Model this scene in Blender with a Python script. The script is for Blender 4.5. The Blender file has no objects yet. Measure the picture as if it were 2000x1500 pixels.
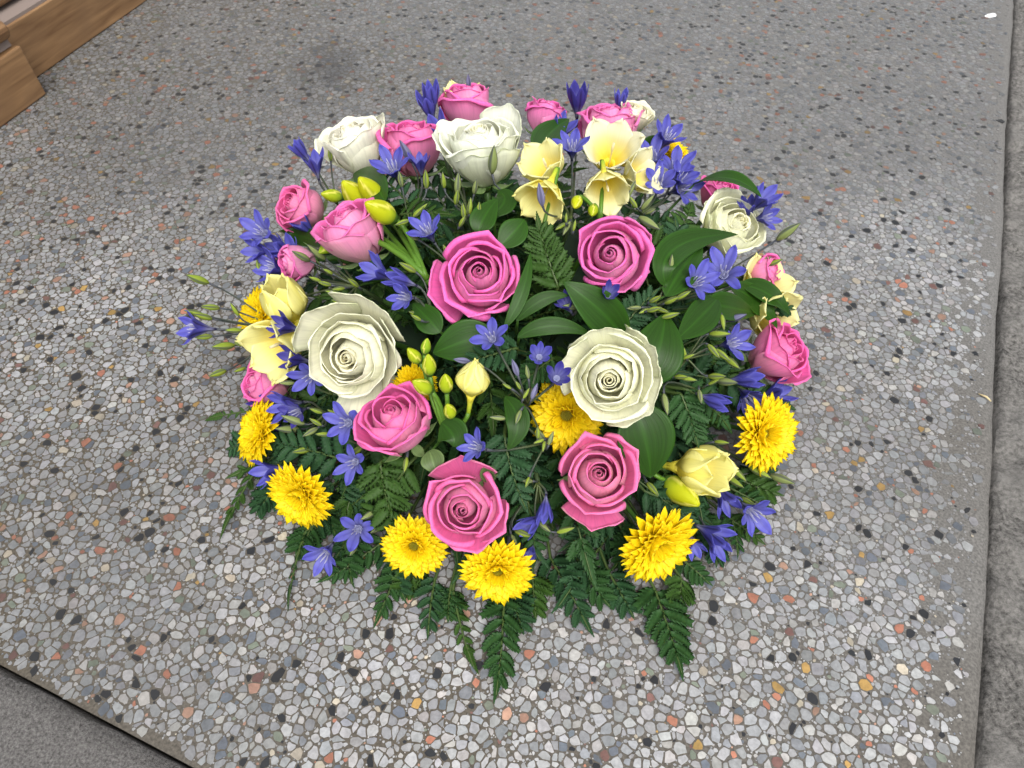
import bpy, math, random
import numpy as np
from mathutils import Matrix, Vector

random.seed(7)
RNG = np.random.default_rng(11)
scene = bpy.context.scene
COL = scene.collection

# ------------------------------------------------------------------ camera
FPX, PITCH, CAM_H = 1420.0, math.radians(50.0), 0.52
cam_data = bpy.data.cameras.new("camera")
cam_data.sensor_width = 36.0
cam_data.lens = 36.0 * FPX / 2000.0
cam_data.clip_start = 0.01
cam_data.clip_end = 100.0
cam_data.dof.use_dof = True
cam_data.dof.focus_distance = 0.50
cam_data.dof.aperture_fstop = 18.0
cam = bpy.data.objects.new("camera", cam_data)
cam.location = (0, 0, CAM_H)
cam.rotation_euler = (math.pi / 2 - PITCH, 0, 0)
COL.objects.link(cam)
scene.camera = cam

# ------------------------------------------------------------------ sky and sun (soft overcast light)
SUN_EL, SUN_AZ = math.radians(58), math.radians(168)      # azimuth measured from +Y towards +X
world = bpy.data.worlds.new("World")
scene.world = world
world.use_nodes = True
wn = world.node_tree.nodes
wl = world.node_tree.links
wn.clear()
w_out = wn.new("ShaderNodeOutputWorld")
w_bg = wn.new("ShaderNodeBackground")
w_sky = wn.new("ShaderNodeTexSky")
w_sky.sky_type = 'NISHITA'
w_sky.sun_disc = False
w_sky.sun_elevation = SUN_EL
w_sky.sun_rotation = SUN_AZ
w_sky.air_density = 1.0
w_sky.dust_density = 6.0
w_sky.ozone_density = 1.0
w_hs = wn.new("ShaderNodeHueSaturation")
w_hs.inputs["Saturation"].default_value = 0.25
wl.new(w_sky.outputs[0], w_hs.inputs["Color"])
wl.new(w_hs.outputs[0], w_bg.inputs["Color"])
w_bg.inputs["Strength"].default_value = 0.15
wl.new(w_bg.outputs[0], w_out.inputs["Surface"])

sun_data = bpy.data.lights.new("sun", 'SUN')
sun_data.energy = 1.2
sun_data.angle = math.radians(35)
sun_data.color = (1.0, 0.97, 0.93)
sun = bpy.data.objects.new("sun", sun_data)
sd = Vector((math.sin(SUN_AZ) * math.cos(SUN_EL), math.cos(SUN_AZ) * math.cos(SUN_EL), math.sin(SUN_EL)))
sun.rotation_euler = sd.to_track_quat('Z', 'Y').to_euler()
sun.location = sd * 5
COL.objects.link(sun)

vs = scene.view_settings
vs.view_transform = 'Standard'
vs.look = 'None'
vs.gamma = 1.0
vs.use_curve_mapping = False
vs.exposure = 0.62
scene.cycles.use_denoising = True
scene.cycles.max_bounces = 8

# ------------------------------------------------------------------ helpers: measuring and building
V3 = lambda *a: np.array(a, float)
CAM_O = V3(0, 0, CAM_H)
CR = V3(1, 0, 0)
CF = V3(0, math.cos(PITCH), -math.sin(PITCH))
CU = V3(0, math.sin(PITCH), math.cos(PITCH))
DOME_C = V3(0.0, 0.475, 0.015)
DOME_A = V3(0.222, 0.222, 0.185)


def nrm(v):
    v = np.asarray(v, float)
    return v / max(1e-9, np.linalg.norm(v))


def ray(px, py):
    return CF + (px - 1000.0) / FPX * CR + (750.0 - py) / FPX * CU


def ground(px, py, z=0.0):
    d = ray(px, py)
    return CAM_O + d * ((z - CAM_H) / d[2])


def dome(px, py, lift=0.0, s=1.0, zmin=0.006):
    """the point of the flower dome (scaled by s) seen in this direction, raised by lift metres"""
    d = ray(px, py)
    A = DOME_A * s
    o = (CAM_O - DOME_C) / A
    e = d / A
    a, b, c = e @ e, 2 * o @ e, o @ o - 1
    q = b * b - 4 * a * c
    t = (-b - math.sqrt(q)) / (2 * a) if q > 0 else -b / (2 * a)
    t -= lift
    P = CAM_O + t * d
    if P[2] < zmin:
        P = ground(px, py, zmin)
    return P


def dome_n(P):
    return nrm((P - DOME_C) / DOME_A ** 2)


def depth(P):
    return float((P - CAM_O) @ CF)


def px2m(px, P):
    return px / FPX * depth(P)


def axis_at(P, phi, tilt):
    w = nrm(CAM_O - P)
    sx = nrm(CR - w * (CR @ w))
    sy = np.cross(w, sx)
    p, t = math.radians(phi), math.radians(tilt)
    return nrm(math.cos(t) * w + math.sin(t) * (math.cos(p) * sx + math.sin(p) * sy))


def frame(P, z, xh, scale=1.0, spin=0.0):
    z = nrm(z)
    x = np.asarray(xh, float)
    x = x - z * (x @ z)
    if np.linalg.norm(x) < 1e-4:
        x = np.cross(z, V3(0.3, 0.5, 0.8))
    x = nrm(x)
    y = np.cross(z, x)
    M = Matrix(((x[0], y[0], z[0], P[0]), (x[1], y[1], z[1], P[1]), (x[2], y[2], z[2], P[2]), (0, 0, 0, 1)))
    if np.isscalar(scale):
        scale = (scale,) * 3
    return M @ Matrix.Rotation(spin, 4, 'Z') @ Matrix.Diagonal((*scale, 1))


WM = {}


def thing(name, label, cat, loc, group=None):
    o = bpy.data.objects.new(name, None)
    o.empty_display_size = 0.01
    o.location = tuple(loc)
    o["label"] = label
    o["category"] = cat
    if group:
        o["group"] = group
    COL.objects.link(o)
    WM[o] = Matrix.Translation(Vector(tuple(loc)))
    return o


def part(name, mesh, parent, M=None):
    """mesh object; M is its world matrix (identity when the mesh is already in world units)"""
    o = bpy.data.objects.new(name, mesh)
    M = M or Matrix.Identity(4)
    o.parent = parent
    o.matrix_basis = WM[parent].inverted() @ M if parent is not None else M
    WM[o] = M
    COL.objects.link(o)
    return o


def mk_mesh(name, verts, faces, mat, col=None, uv=None, smooth=True):
    me = bpy.data.meshes.new(name)
    verts = np.asarray(verts, float)
    me.from_pydata(verts.tolist(), [], faces)
    if smooth:
        me.polygons.foreach_set("use_smooth", np.ones(len(me.polygons), bool))
    if col is not None:
        ca = me.color_attributes.new("Col", 'FLOAT_COLOR', 'POINT')
        c4 = np.ones((len(verts), 4), np.float32)
        c4[:, :3] = col
        ca.data.foreach_set("color", c4.ravel())
    if uv is not None:
        ul = me.uv_layers.new(name="UVMap")
        li = np.empty(len(me.loops), np.int32)
        me.loops.foreach_get("vertex_index", li)
        ul.data.foreach_set("uv", np.asarray(uv, np.float32)[li].ravel())
    if mat is not None:
        me.materials.append(mat)
    me.update()
    return me


_FC = {}


def sheet_faces(nv, nu):
    if (nv, nu) in _FC:
        return _FC[nv, nu]
    N = nv * nu
    f = []
    for i in range(nv - 1):
        for j in range(nu - 1):
            a, b, c, d = i * nu + j, i * nu + j + 1, (i + 1) * nu + j + 1, (i + 1) * nu + j
            f.append((a, b, c, d))
            f.append((N + d, N + c, N + b, N + a))
    rim = [j for j in range(nu)] + [i * nu + nu - 1 for i in range(1, nv)] + \
          [(nv - 1) * nu + j for j in range(nu - 2, -1, -1)] + [i * nu for i in range(nv - 2, 0, -1)]
    for k in range(len(rim)):
        a, b = rim[k], rim[(k + 1) % len(rim)]
        f.append((b, a, N + a, N + b))
    _FC[nv, nu] = f
    return f


def sheet(name, P, mat, thick, col_plus, col_minus):
    """a thin two-sided body from a grid P[nv,nu,3]; + side is along dP/du x dP/dv"""
    nv, nu = P.shape[:2]
    du = np.gradient(P, axis=1)
    dv = np.gradient(P, axis=0)
    n = np.cross(du, dv)
    n /= np.maximum(np.linalg.norm(n, axis=2, keepdims=True), 1e-12)
    verts = np.concatenate([(P + n * thick / 2).reshape(-1, 3), (P - n * thick / 2).reshape(-1, 3)])
    cp = np.broadcast_to(col_plus, (nv, nu, 3)).reshape(-1, 3)
    cm = np.broadcast_to(col_minus, (nv, nu, 3)).reshape(-1, 3)
    U, Vv = np.meshgrid(np.linspace(0, 1, nu), np.linspace(0, 1, nv))
    uv = np.stack([U.ravel(), Vv.ravel()], 1)
    return mk_mesh(name, verts, sheet_faces(nv, nu), mat, np.concatenate([cp, cm]), np.concatenate([uv, uv]))


def tube(name, pts, radii, mat, col=None, n=6):
    pts = np.asarray(pts, float)
    m = len(pts)
    radii = np.broadcast_to(radii, (m,))
    T = np.gradient(pts, axis=0)
    T /= np.maximum(np.linalg.norm(T, axis=1, keepdims=True), 1e-9)
    ref = V3(0.31, 0.22, 0.92) if abs(T[0] @ V3(0, 0, 1)) < 0.9 else V3(1, 0.1, 0)
    vs_, x = [], None
    for i in range(m):
        x = ref - T[i] * (ref @ T[i]) if x is None else x - T[i] * (x @ T[i])
        x = nrm(x)
        y = np.cross(T[i], x)
        for k in range(n):
            a = 2 * math.pi * k / n
            vs_.append(pts[i] + radii[i] * (math.cos(a) * x + math.sin(a) * y))
    f = []
    for i in range(m - 1):
        for k in range(n):
            f.append((i * n + k, i * n + (k + 1) % n, (i + 1) * n + (k + 1) % n, (i + 1) * n + k))
    f.append(tuple(range(n - 1, -1, -1)))
    f.append(tuple((m - 1) * n + k for k in range(n)))
    c = None
    if col is not None:
        c = np.repeat(np.broadcast_to(col, (m, 3)), n, axis=0)
    return mk_mesh(name, vs_, f, mat, c)


def bez(P0, P1, P2, n):
    t = np.linspace(0, 1, n)[:, None]
    return (1 - t) ** 2 * P0 + 2 * t * (1 - t) * P1 + t ** 2 * P2


def bez3(P0, P1, P2, P3, n):
    t = np.linspace(0, 1, n)[:, None]
    return (1 - t) ** 3 * P0 + 3 * t * (1 - t) ** 2 * P1 + 3 * t * t * (1 - t) * P2 + t ** 3 * P3


def lathe(name, prof, n, mat, colfn=None):
    """prof: list of (r, z); colfn(k_ring, angle) -> rgb"""
    vs_, cs = [], []
    m = len(prof)
    for i, (r, z) in enumerate(prof):
        for k in range(n):
            a = 2 * math.pi * k / n
            vs_.append((r * math.cos(a), r * math.sin(a), z))
            if colfn:
                cs.append(colfn(i / (m - 1), a))
    f = [(i * n + k, i * n + (k + 1) % n, (i + 1) * n + (k + 1) % n, (i + 1) * n + k) for i in range(m - 1) for k in range(n)]
    f.append(tuple(range(n - 1, -1, -1)))
    f.append(tuple((m - 1) * n + k for k in range(n)))
    return mk_mesh(name, vs_, f, mat, np.array(cs) if colfn else None)


def mix(a, b, t):
    t = np.asarray(t, float)[..., None]
    return np.asarray(a) * (1 - t) + np.asarray(b) * t


def sstep(a, b, x):
    t = np.clip((x - a) / (b - a), 0, 1)
    return t * t * (3 - 2 * t)


# ------------------------------------------------------------------ materials
def mat_new(name):
    m = bpy.data.materials.new(name)
    m.use_nodes = True
    nt = m.node_tree
    b = nt.nodes["Principled BSDF"]
    return m, nt, b


def N(nt, kind, **kw):
    n = nt.nodes.new("ShaderNode" + kind)
    for k, v in kw.items():
        setattr(n, k, v)
    return n


def mat_petal(name, rough, transl, vein=0.12, bump=0.25, uvs=(38, 2.2), sheen=0.0, spec=0.35):
    m, nt, b = mat_new(name)
    L = nt.links
    at = N(nt, "Attribute", attribute_name="Col")
    uv = N(nt, "UVMap", uv_map="UVMap")
    mp = N(nt, "Mapping")
    mp.inputs["Scale"].default_value = (uvs[0], uvs[1], 1)
    L.new(uv.outputs[0], mp.inputs[0])
    ns = N(nt, "TexNoise")
    ns.inputs["Scale"].default_value = 1.0
    ns.inputs["Detail"].default_value = 3
    L.new(mp.outputs[0], ns.inputs["Vector"])
    mr = N(nt, "MapRange")
    mr.inputs["From Min"].default_value = 0.3
    mr.inputs["From Max"].default_value = 0.7
    mr.inputs["To Min"].default_value = 1.0 - vein
    mr.inputs["To Max"].default_value = 1.0 + vein * 0.6
    L.new(ns.outputs[0], mr.inputs["Value"])
    mx = N(nt, "VectorMath", operation='SCALE')
    L.new(at.outputs["Color"], mx.inputs[0])
    L.new(mr.outputs[0], mx.inputs["Scale"])
    L.new(mx.outputs[0], b.inputs["Base Color"])
    b.inputs["Roughness"].default_value = rough
    b.inputs["Specular IOR Level"].default_value = spec
    b.inputs["Sheen Weight"].default_value = sheen
    bp = N(nt, "Bump")
    bp.inputs["Strength"].default_value = bump
    bp.inputs["Distance"].default_value = 0.0004
    L.new(ns.outputs[0], bp.inputs["Height"])
    L.new(bp.outputs[0], b.inputs["Normal"])
    tr = N(nt, "BsdfTranslucent")
    L.new(mx.outputs[0], tr.inputs["Color"])
    ms = N(nt, "MixShader")
    ms.inputs[0].default_value = transl
    L.new(b.outputs[0], ms.inputs[1])
    L.new(tr.outputs[0], ms.inputs[2])
    L.new(ms.outputs[0], nt.nodes["Material Output"].inputs["Surface"])
    return m


M_PETAL = mat_petal("rose_petal", 0.62, 0.36, 0.10, 0.5, sheen=0.1, spec=0.2)
M_CHRYS = mat_petal("chrysanthemum_petal", 0.5, 0.45, 0.08, 0.5, (7, 1.0))
M_BLUE = mat_petal("brodiaea_tepal", 0.45, 0.38, 0.10, 0.3, (10, 1.5))
M_FREE = mat_petal("freesia_petal", 0.42, 0.42, 0.06, 0.3, (24, 1.6))
M_GREEN = mat_petal("green_stem", 0.45, 0.06, 0.10, 0.1)
M_RUSCUS = mat_petal("ruscus_leaf", 0.33, 0.10, 0.18, 0.45, (26, 1.1), spec=0.15)
M_FERN = mat_petal("fern_leaflet", 0.5, 0.12, 0.22, 0.4, (3, 14), spec=0.14)
M_BUD = mat_petal("bud_skin", 0.55, 0.16, 0.10, 0.2, spec=0.18)

# ------------------------------------------------------------------ ground: terrazzo slab and concrete
E_R0, E_R1 = ground(1915, 1500)[:2], ground(1983, 0)[:2]
E_L0, E_L1 = ground(380, 1500)[:2], ground(0, 1297)[:2]
dR = nrm(E_R1 - E_R0)
dL = nrm(E_L1 - E_L0)


def side_of(line0, d, pts):
    q = pts - line0
    return d[0] * q[:, 1] - d[1] * q[:, 0]       # >0 : left of the direction


def line_x(p, d, q, e):
    A = np.array([[d[0], -e[0]], [d[1], -e[1]]])
    t = np.linalg.solve(A, q - p)
    return p + d * t[0]


def concrete_mat(name, c0, c1, c2, scale, bump):
    m, nt, b = mat_new(name)
    L = nt.links
    tc = N(nt, "TexCoord")
    n1 = N(nt, "TexNoise")
    n1.inputs["Scale"].default_value = scale
    n1.inputs["Detail"].default_value = 6
    n1.inputs["Roughness"].default_value = 0.75
    n2 = N(nt, "TexNoise")
    n2.inputs["Scale"].default_value = 22
    n2.inputs["Detail"].default_value = 4
    for n in (n1, n2):
        L.new(tc.outputs["Object"], n.inputs["Vector"])
    r1 = N(nt, "ValToRGB")
    r1.color_ramp.elements[0].position = 0.33
    r1.color_ramp.elements[0].color = (*c0, 1)
    r1.color_ramp.elements[1].position = 0.68
    r1.color_ramp.elements[1].color = (*c1, 1)
    L.new(n1.outputs[0], r1.inputs[0])
    mx = N(nt, "Mix", data_type='RGBA')
    r2 = N(nt, "MapRange")
    r2.inputs["From Min"].default_value = 0.45
    r2.inputs["From Max"].default_value = 0.75
    r2.inputs["To Max"].default_value = 0.6
    L.new(n2.outputs[0], r2.inputs["Value"])
    L.new(r2.outputs[0], mx.inputs[0])
    L.new(r1.outputs[0], mx.inputs[6])
    mx.inputs[7].default_value = (*c2, 1)
    L.new(mx.outputs[2], b.inputs["Base Color"])
    b.inputs["Roughness"].default_value = 0.9
    b.inputs["Specular IOR Level"].default_value = 0.2
    bp = N(nt, "Bump")
    bp.inputs["Strength"].default_value = bump
    bp.inputs["Distance"].default_value = 0.0012
    L.new(n1.outputs[0], bp.inputs["Height"])
    L.new(bp.outputs[0], b.inputs["Normal"])
    return m


M_CONC_L = concrete_mat("fine_grey_concrete", (0.035, 0.033, 0.031), (0.215, 0.207, 0.20), (0.10, 0.096, 0.092), 560, 1.2)
M_CONC_R = concrete_mat("rough_concrete", (0.022, 0.021, 0.019), (0.25, 0.24, 0.225), (0.24, 0.232, 0.217), 230, 2.2)


def stain(nt, col):
    """a dark oily blotch on the step behind the posy"""
    L = nt.links
    geo = N(nt, "NewGeometry")
    c = ground(640, 135)
    sub = N(nt, "VectorMath", operation='SUBTRACT')
    L.new(geo.outputs["Position"], sub.inputs[0])
    sub.inputs[1].default_value = tuple(c)
    ml = N(nt, "VectorMath", operation='MULTIPLY')
    L.new(sub.outputs[0], ml.inputs[0])
    ml.inputs[1].default_value = (1.0, 0.62, 1.0)
    ln = N(nt, "VectorMath", operation='LENGTH')
    L.new(ml.outputs[0], ln.inputs[0])
    ns = N(nt, "TexNoise")
    ns.inputs["Scale"].default_value = 26
    ns.inputs["Detail"].default_value = 4
    L.new(geo.outputs["Position"], ns.inputs["Vector"])
    ad = N(nt, "Math", operation='MULTIPLY_ADD')
    L.new(ns.outputs[0], ad.inputs[0])
    ad.inputs[1].default_value = 0.09
    L.new(ln.outputs["Value"], ad.inputs[2])
    mr = N(nt, "MapRange")
    mr.inputs["From Min"].default_value = 0.06
    mr.inputs["From Max"].default_value = 0.105
    mr.inputs["To Min"].default_value = 0.62
    mr.inputs["To Max"].default_value = 0.0
    L.new(ad.outputs[0], mr.inputs["Value"])
    mx = N(nt, "Mix", data_type='RGBA')
    L.new(mr.outputs[0], mx.inputs[0])
    L.new(col, mx.inputs[6])
    mx.inputs[7].default_value = (0.045, 0.045, 0.047, 1)
    return mx.outputs[2]


def terrazzo_base_mat():
    """cement matrix: brown where it is clean, a grey worn film elsewhere; procedural chips where no chips are built"""
    m, nt, b = mat_new("terrazzo_cement")
    L = nt.links
    tc = N(nt, "TexCoord")
    big = N(nt, "TexNoise")
    big.inputs["Scale"].default_value = 3.2
    big.inputs["Detail"].default_value = 3
    fine = N(nt, "TexNoise")
    fine.inputs["Scale"].default_value = 500
    fine.inputs["Detail"].default_value = 5
    for n in (big, fine):
        L.new(tc.outputs["Object"], n.inputs["Vector"])
    sx = N(nt, "SeparateXYZ")
    L.new(tc.outputs["Object"], sx.inputs[0])
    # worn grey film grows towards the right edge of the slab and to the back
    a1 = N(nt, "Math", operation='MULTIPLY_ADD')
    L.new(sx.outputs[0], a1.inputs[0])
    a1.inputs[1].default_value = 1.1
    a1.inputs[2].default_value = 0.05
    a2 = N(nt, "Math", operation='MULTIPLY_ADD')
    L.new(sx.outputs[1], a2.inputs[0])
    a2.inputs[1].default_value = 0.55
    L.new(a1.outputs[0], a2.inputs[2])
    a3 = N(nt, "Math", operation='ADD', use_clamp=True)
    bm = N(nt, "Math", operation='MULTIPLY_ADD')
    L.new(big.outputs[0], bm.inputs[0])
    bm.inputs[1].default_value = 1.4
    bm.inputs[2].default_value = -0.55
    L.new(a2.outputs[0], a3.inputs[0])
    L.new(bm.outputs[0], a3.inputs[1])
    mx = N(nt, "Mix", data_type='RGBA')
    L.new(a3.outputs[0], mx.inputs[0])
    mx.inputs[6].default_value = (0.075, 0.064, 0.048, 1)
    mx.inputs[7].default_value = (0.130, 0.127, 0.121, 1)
    mr = N(nt, "MapRange")
    mr.inputs["From Min"].default_value = 0.3
    mr.inputs["From Max"].default_value = 0.7
    mr.inputs["To Min"].default_value = 0.6
    mr.inputs["To Max"].default_value = 1.3
    L.new(fine.outputs[0], mr.inputs["Value"])
    sc = N(nt, "VectorMath", operation='SCALE')
    L.new(mx.outputs[2], sc.inputs[0])
    L.new(mr.outputs[0], sc.inputs["Scale"])
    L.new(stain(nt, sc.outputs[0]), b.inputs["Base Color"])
    b.inputs["Roughness"].default_value = 0.75
    b.inputs["Specular IOR Level"].default_value = 0.3
    bp = N(nt, "Bump")
    bp.inputs["Strength"].default_value = 0.5
    bp.inputs["Distance"].default_value = 0.0005
    L.new(fine.outputs[0], bp.inputs["Height"])
    L.new(bp.outputs[0], b.inputs["Normal"])
    return m


def chip_mat():
    m, nt, b = mat_new("stone_chip")
    L = nt.links
    at = N(nt, "Attribute", attribute_name="Col")
    tc = N(nt, "TexCoord")
    geo = N(nt, "NewGeometry")
    n1 = N(nt, "TexNoise")
    n1.inputs["Scale"].default_value = 260
    n1.inputs["Detail"].default_value = 5
    n1.inputs["Roughness"].default_value = 0.65
    n2 = N(nt, "TexNoise")
    n2.inputs["Scale"].default_value = 2.6
    n2.inputs["Detail"].default_value = 5
    L.new(geo.outputs["Position"], n1.inputs["Vector"])
    L.new(geo.outputs["Position"], n2.inputs["Vector"])
    mr = N(nt, "MapRange")
    mr.inputs["From Min"].default_value = 0.25
    mr.inputs["From Max"].default_value = 0.75
    mr.inputs["To Min"].default_value = 0.68
    mr.inputs["To Max"].default_value = 1.22
    L.new(n1.outputs[0], mr.inputs["Value"])
    sc = N(nt, "VectorMath", operation='SCALE')
    L.new(at.outputs["Color"], sc.inputs[0])
    L.new(mr.outputs[0], sc.inputs["Scale"])
    # thin grey cement and dirt film with its own blotchy shape, plus painted shade at the back
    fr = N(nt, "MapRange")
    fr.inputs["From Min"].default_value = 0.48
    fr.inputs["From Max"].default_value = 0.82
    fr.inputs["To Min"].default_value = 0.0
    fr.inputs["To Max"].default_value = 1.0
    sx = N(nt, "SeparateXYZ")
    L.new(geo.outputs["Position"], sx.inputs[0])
    yy = N(nt, "Math", operation='MULTIPLY_ADD')      # film colour deepens towards the back, also painting in the doorway's dimmer light
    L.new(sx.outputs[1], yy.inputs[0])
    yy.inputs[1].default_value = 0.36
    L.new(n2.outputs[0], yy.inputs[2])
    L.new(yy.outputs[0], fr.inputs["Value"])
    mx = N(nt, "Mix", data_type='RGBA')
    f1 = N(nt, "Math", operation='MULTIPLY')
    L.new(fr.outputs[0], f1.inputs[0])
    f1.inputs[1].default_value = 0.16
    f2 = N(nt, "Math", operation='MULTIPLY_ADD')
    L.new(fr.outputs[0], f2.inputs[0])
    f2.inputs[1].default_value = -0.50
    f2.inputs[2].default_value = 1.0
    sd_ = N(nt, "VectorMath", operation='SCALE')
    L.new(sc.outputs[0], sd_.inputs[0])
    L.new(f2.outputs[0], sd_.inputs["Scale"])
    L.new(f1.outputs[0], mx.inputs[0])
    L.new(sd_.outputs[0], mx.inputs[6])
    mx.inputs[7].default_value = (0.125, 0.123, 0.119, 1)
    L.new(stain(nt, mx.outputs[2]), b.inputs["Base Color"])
    b.inputs["Roughness"].default_value = 0.5
    b.inputs["Specular IOR Level"].default_value = 0.35
    bp = N(nt, "Bump")
    bp.inputs["Strength"].default_value = 0.15
    bp.inputs["Distance"].default_value = 0.0003
    L.new(n1.outputs[0], bp.inputs["Height"])
    L.new(bp.outputs[0], b.inputs["Normal"])
    return m


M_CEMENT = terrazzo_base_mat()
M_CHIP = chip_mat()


def structure(name, me):
    o = bpy.data.objects.new(name, me)
    o["kind"] = "structure"
    COL.objects.link(o)
    WM[o] = Matrix.Identity(4)
    return o


# slab outline (counter-clockwise): right edge, back, left, lower-left edge
ext = 0.45
pR0 = E_R0 - dR * 0.5
pR1 = E_R1 + dR * 0.7
pL0 = E_L0 - dL * 0.30
pL1 = E_L1 + dL * 0.60
corner = line_x(E_R0, dR, E_L0, dL)
slab = [corner, pR1, np.array([pL1[0], pR1[1]]), pL1]


def slab_mesh():
    # right edge is rounded over: several rows following a slightly wavy line
    nrow = 120
    ts = np.linspace(0, 1, nrow)
    base = corner[None] * (1 - ts[:, None]) + pR1[None] * ts[:, None]
    nR = V3(dR[1], -dR[0])
    rng = np.random.default_rng(3)
    wob = np.convolve(rng.normal(0, 1, nrow + 8), np.ones(9) / 9, 'valid') * 0.003
    prof = [(-0.022, 0.0), (-0.012, -0.0004), (-0.006, -0.0016), (-0.001, -0.005), (0.001, -0.014), (0.001, -0.03)]
    verts, faces = [], []
    for i in range(nrow):
        for (o, z) in prof:
            p = base[i] + nR * (o + wob[i])
            verts.append((p[0], p[1], z))
    k = len(prof)
    for i in range(nrow - 1):
        for j in range(k - 1):
            faces.append((i * k + j, i * k + j + 1, (i + 1) * k + j + 1, (i + 1) * k + j))
    # flat top: fan quad strip to the left boundary
    top_l = []
    nL = np.array([dL[1], -dL[0]])
    for i in range(nrow):
        q = corner * (1 - ts[i]) + pL1 * ts[i]
        if i > nrow // 2:
            q = pL1 + (np.array([pL1[0], pR1[1]]) - pL1) * ((ts[i] - 0.5) / 0.5)
        else:
            q = corner + (pL1 - corner) * (ts[i] / 0.5)
        top_l.append(len(verts))
        verts.append((q[0], q[1], 0.0))
    for i in range(nrow - 1):
        faces.append((i * k, (i + 1) * k, top_l[i + 1], top_l[i]))
    # lower-left edge drops to the joint
    dn = []
    for i in range(nrow // 2 + 2):
        x, y, z = verts[top_l[i]]
        dn.append(len(verts))
        verts.append((x, y, -0.03))
    for i in range(len(dn) - 1):
        faces.append((top_l[i], top_l[i + 1], dn[i + 1], dn[i]))
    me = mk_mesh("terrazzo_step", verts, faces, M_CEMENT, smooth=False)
    for p in me.polygons:
        if p.index < (nrow - 1) * (k - 1):
            p.use_smooth = True
    return me


terrazzo = structure("terrazzo_step", slab_mesh())
g = mk_mesh("ground", [(-30, -30, -0.04), (30, -30, -0.04), (30, 30, -0.04), (-30, 30, -0.04)], [(0, 1, 2, 3)], M_CONC_R, smooth=False)
structure("ground", g)


def bumpy_strip(name, p0, d, n_out, length, width, z, amp, res, mat, seed, gap):
    rng = np.random.default_rng(seed)
    nu, nv = int(width / res) + 1, int(length / res) + 1
    h = rng.normal(0, 1, (nv + 6, nu + 6))
    k = np.ones(3) / 3
    for _ in range(2):
        h = np.apply_along_axis(lambda a: np.convolve(a, k, 'same'), 0, h)
        h = np.apply_along_axis(lambda a: np.convolve(a, k, 'same'), 1, h)
    h = h[3:-3, 3:-3]
    h = h[:nv, :nu] / h.std() * amp
    verts, faces = [], []
    for i in range(nv):
        for j in range(nu):
            off = j / (nu - 1) * width if j > 1 else (0.0 if j == 0 else 0.0016 + 0.0012 * abs(h[i, 0]) / amp)
            p = p0 + d * (i / (nv - 1) * length) + n_out * (gap + off)
            e = -0.012 if j == 0 else 0
            verts.append((p[0], p[1], z + h[i, j] + e))
    for i in range(nv - 1):
        for j in range(nu - 1):
            faces.append((i * nu + j, i * nu + j + 1, (i + 1) * nu + j + 1, (i + 1) * nu + j))
    return structure(name, mk_mesh(name, verts, faces, mat))


nR = np.array([dR[1], -dR[0]])
nL = np.array([-dL[1], dL[0]])
if nL[1] > 0:
    nL = -nL
bumpy_strip("concrete_kerb", corner - dR * 0.05, dR, nR, 1.9, 0.42, -0.007, 0.0019, 0.005, M_CONC_R, 5, 0.0015)
bumpy_strip("concrete_paving", corner - dL * 0.06, dL, nL, 1.3, 0.5, -0.0012, 0.0002, 0.008, M_CONC_L, 6, 0.0006)


# ---- stone chips: jittered, power-weighted cells turned into angular stones
CHIP_COLS = [((0.37, 0.375, 0.38), 50), ((0.31, 0.32, 0.33), 26), ((0.42, 0.41, 0.395), 12), ((0.24, 0.255, 0.275), 7), ((0.14, 0.16, 0.19), 4.5),
             ((0.018, 0.020, 0.024), 4.2), ((0.44, 0.185, 0.12), 1.7), ((0.42, 0.25, 0.18), 1.2), ((0.40, 0.25, 0.08), 0.6),
             ((0.20, 0.23, 0.18), 2.0), ((0.19, 0.10, 0.085), 0.8), ((0.47, 0.42, 0.33), 1.4)]


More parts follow.
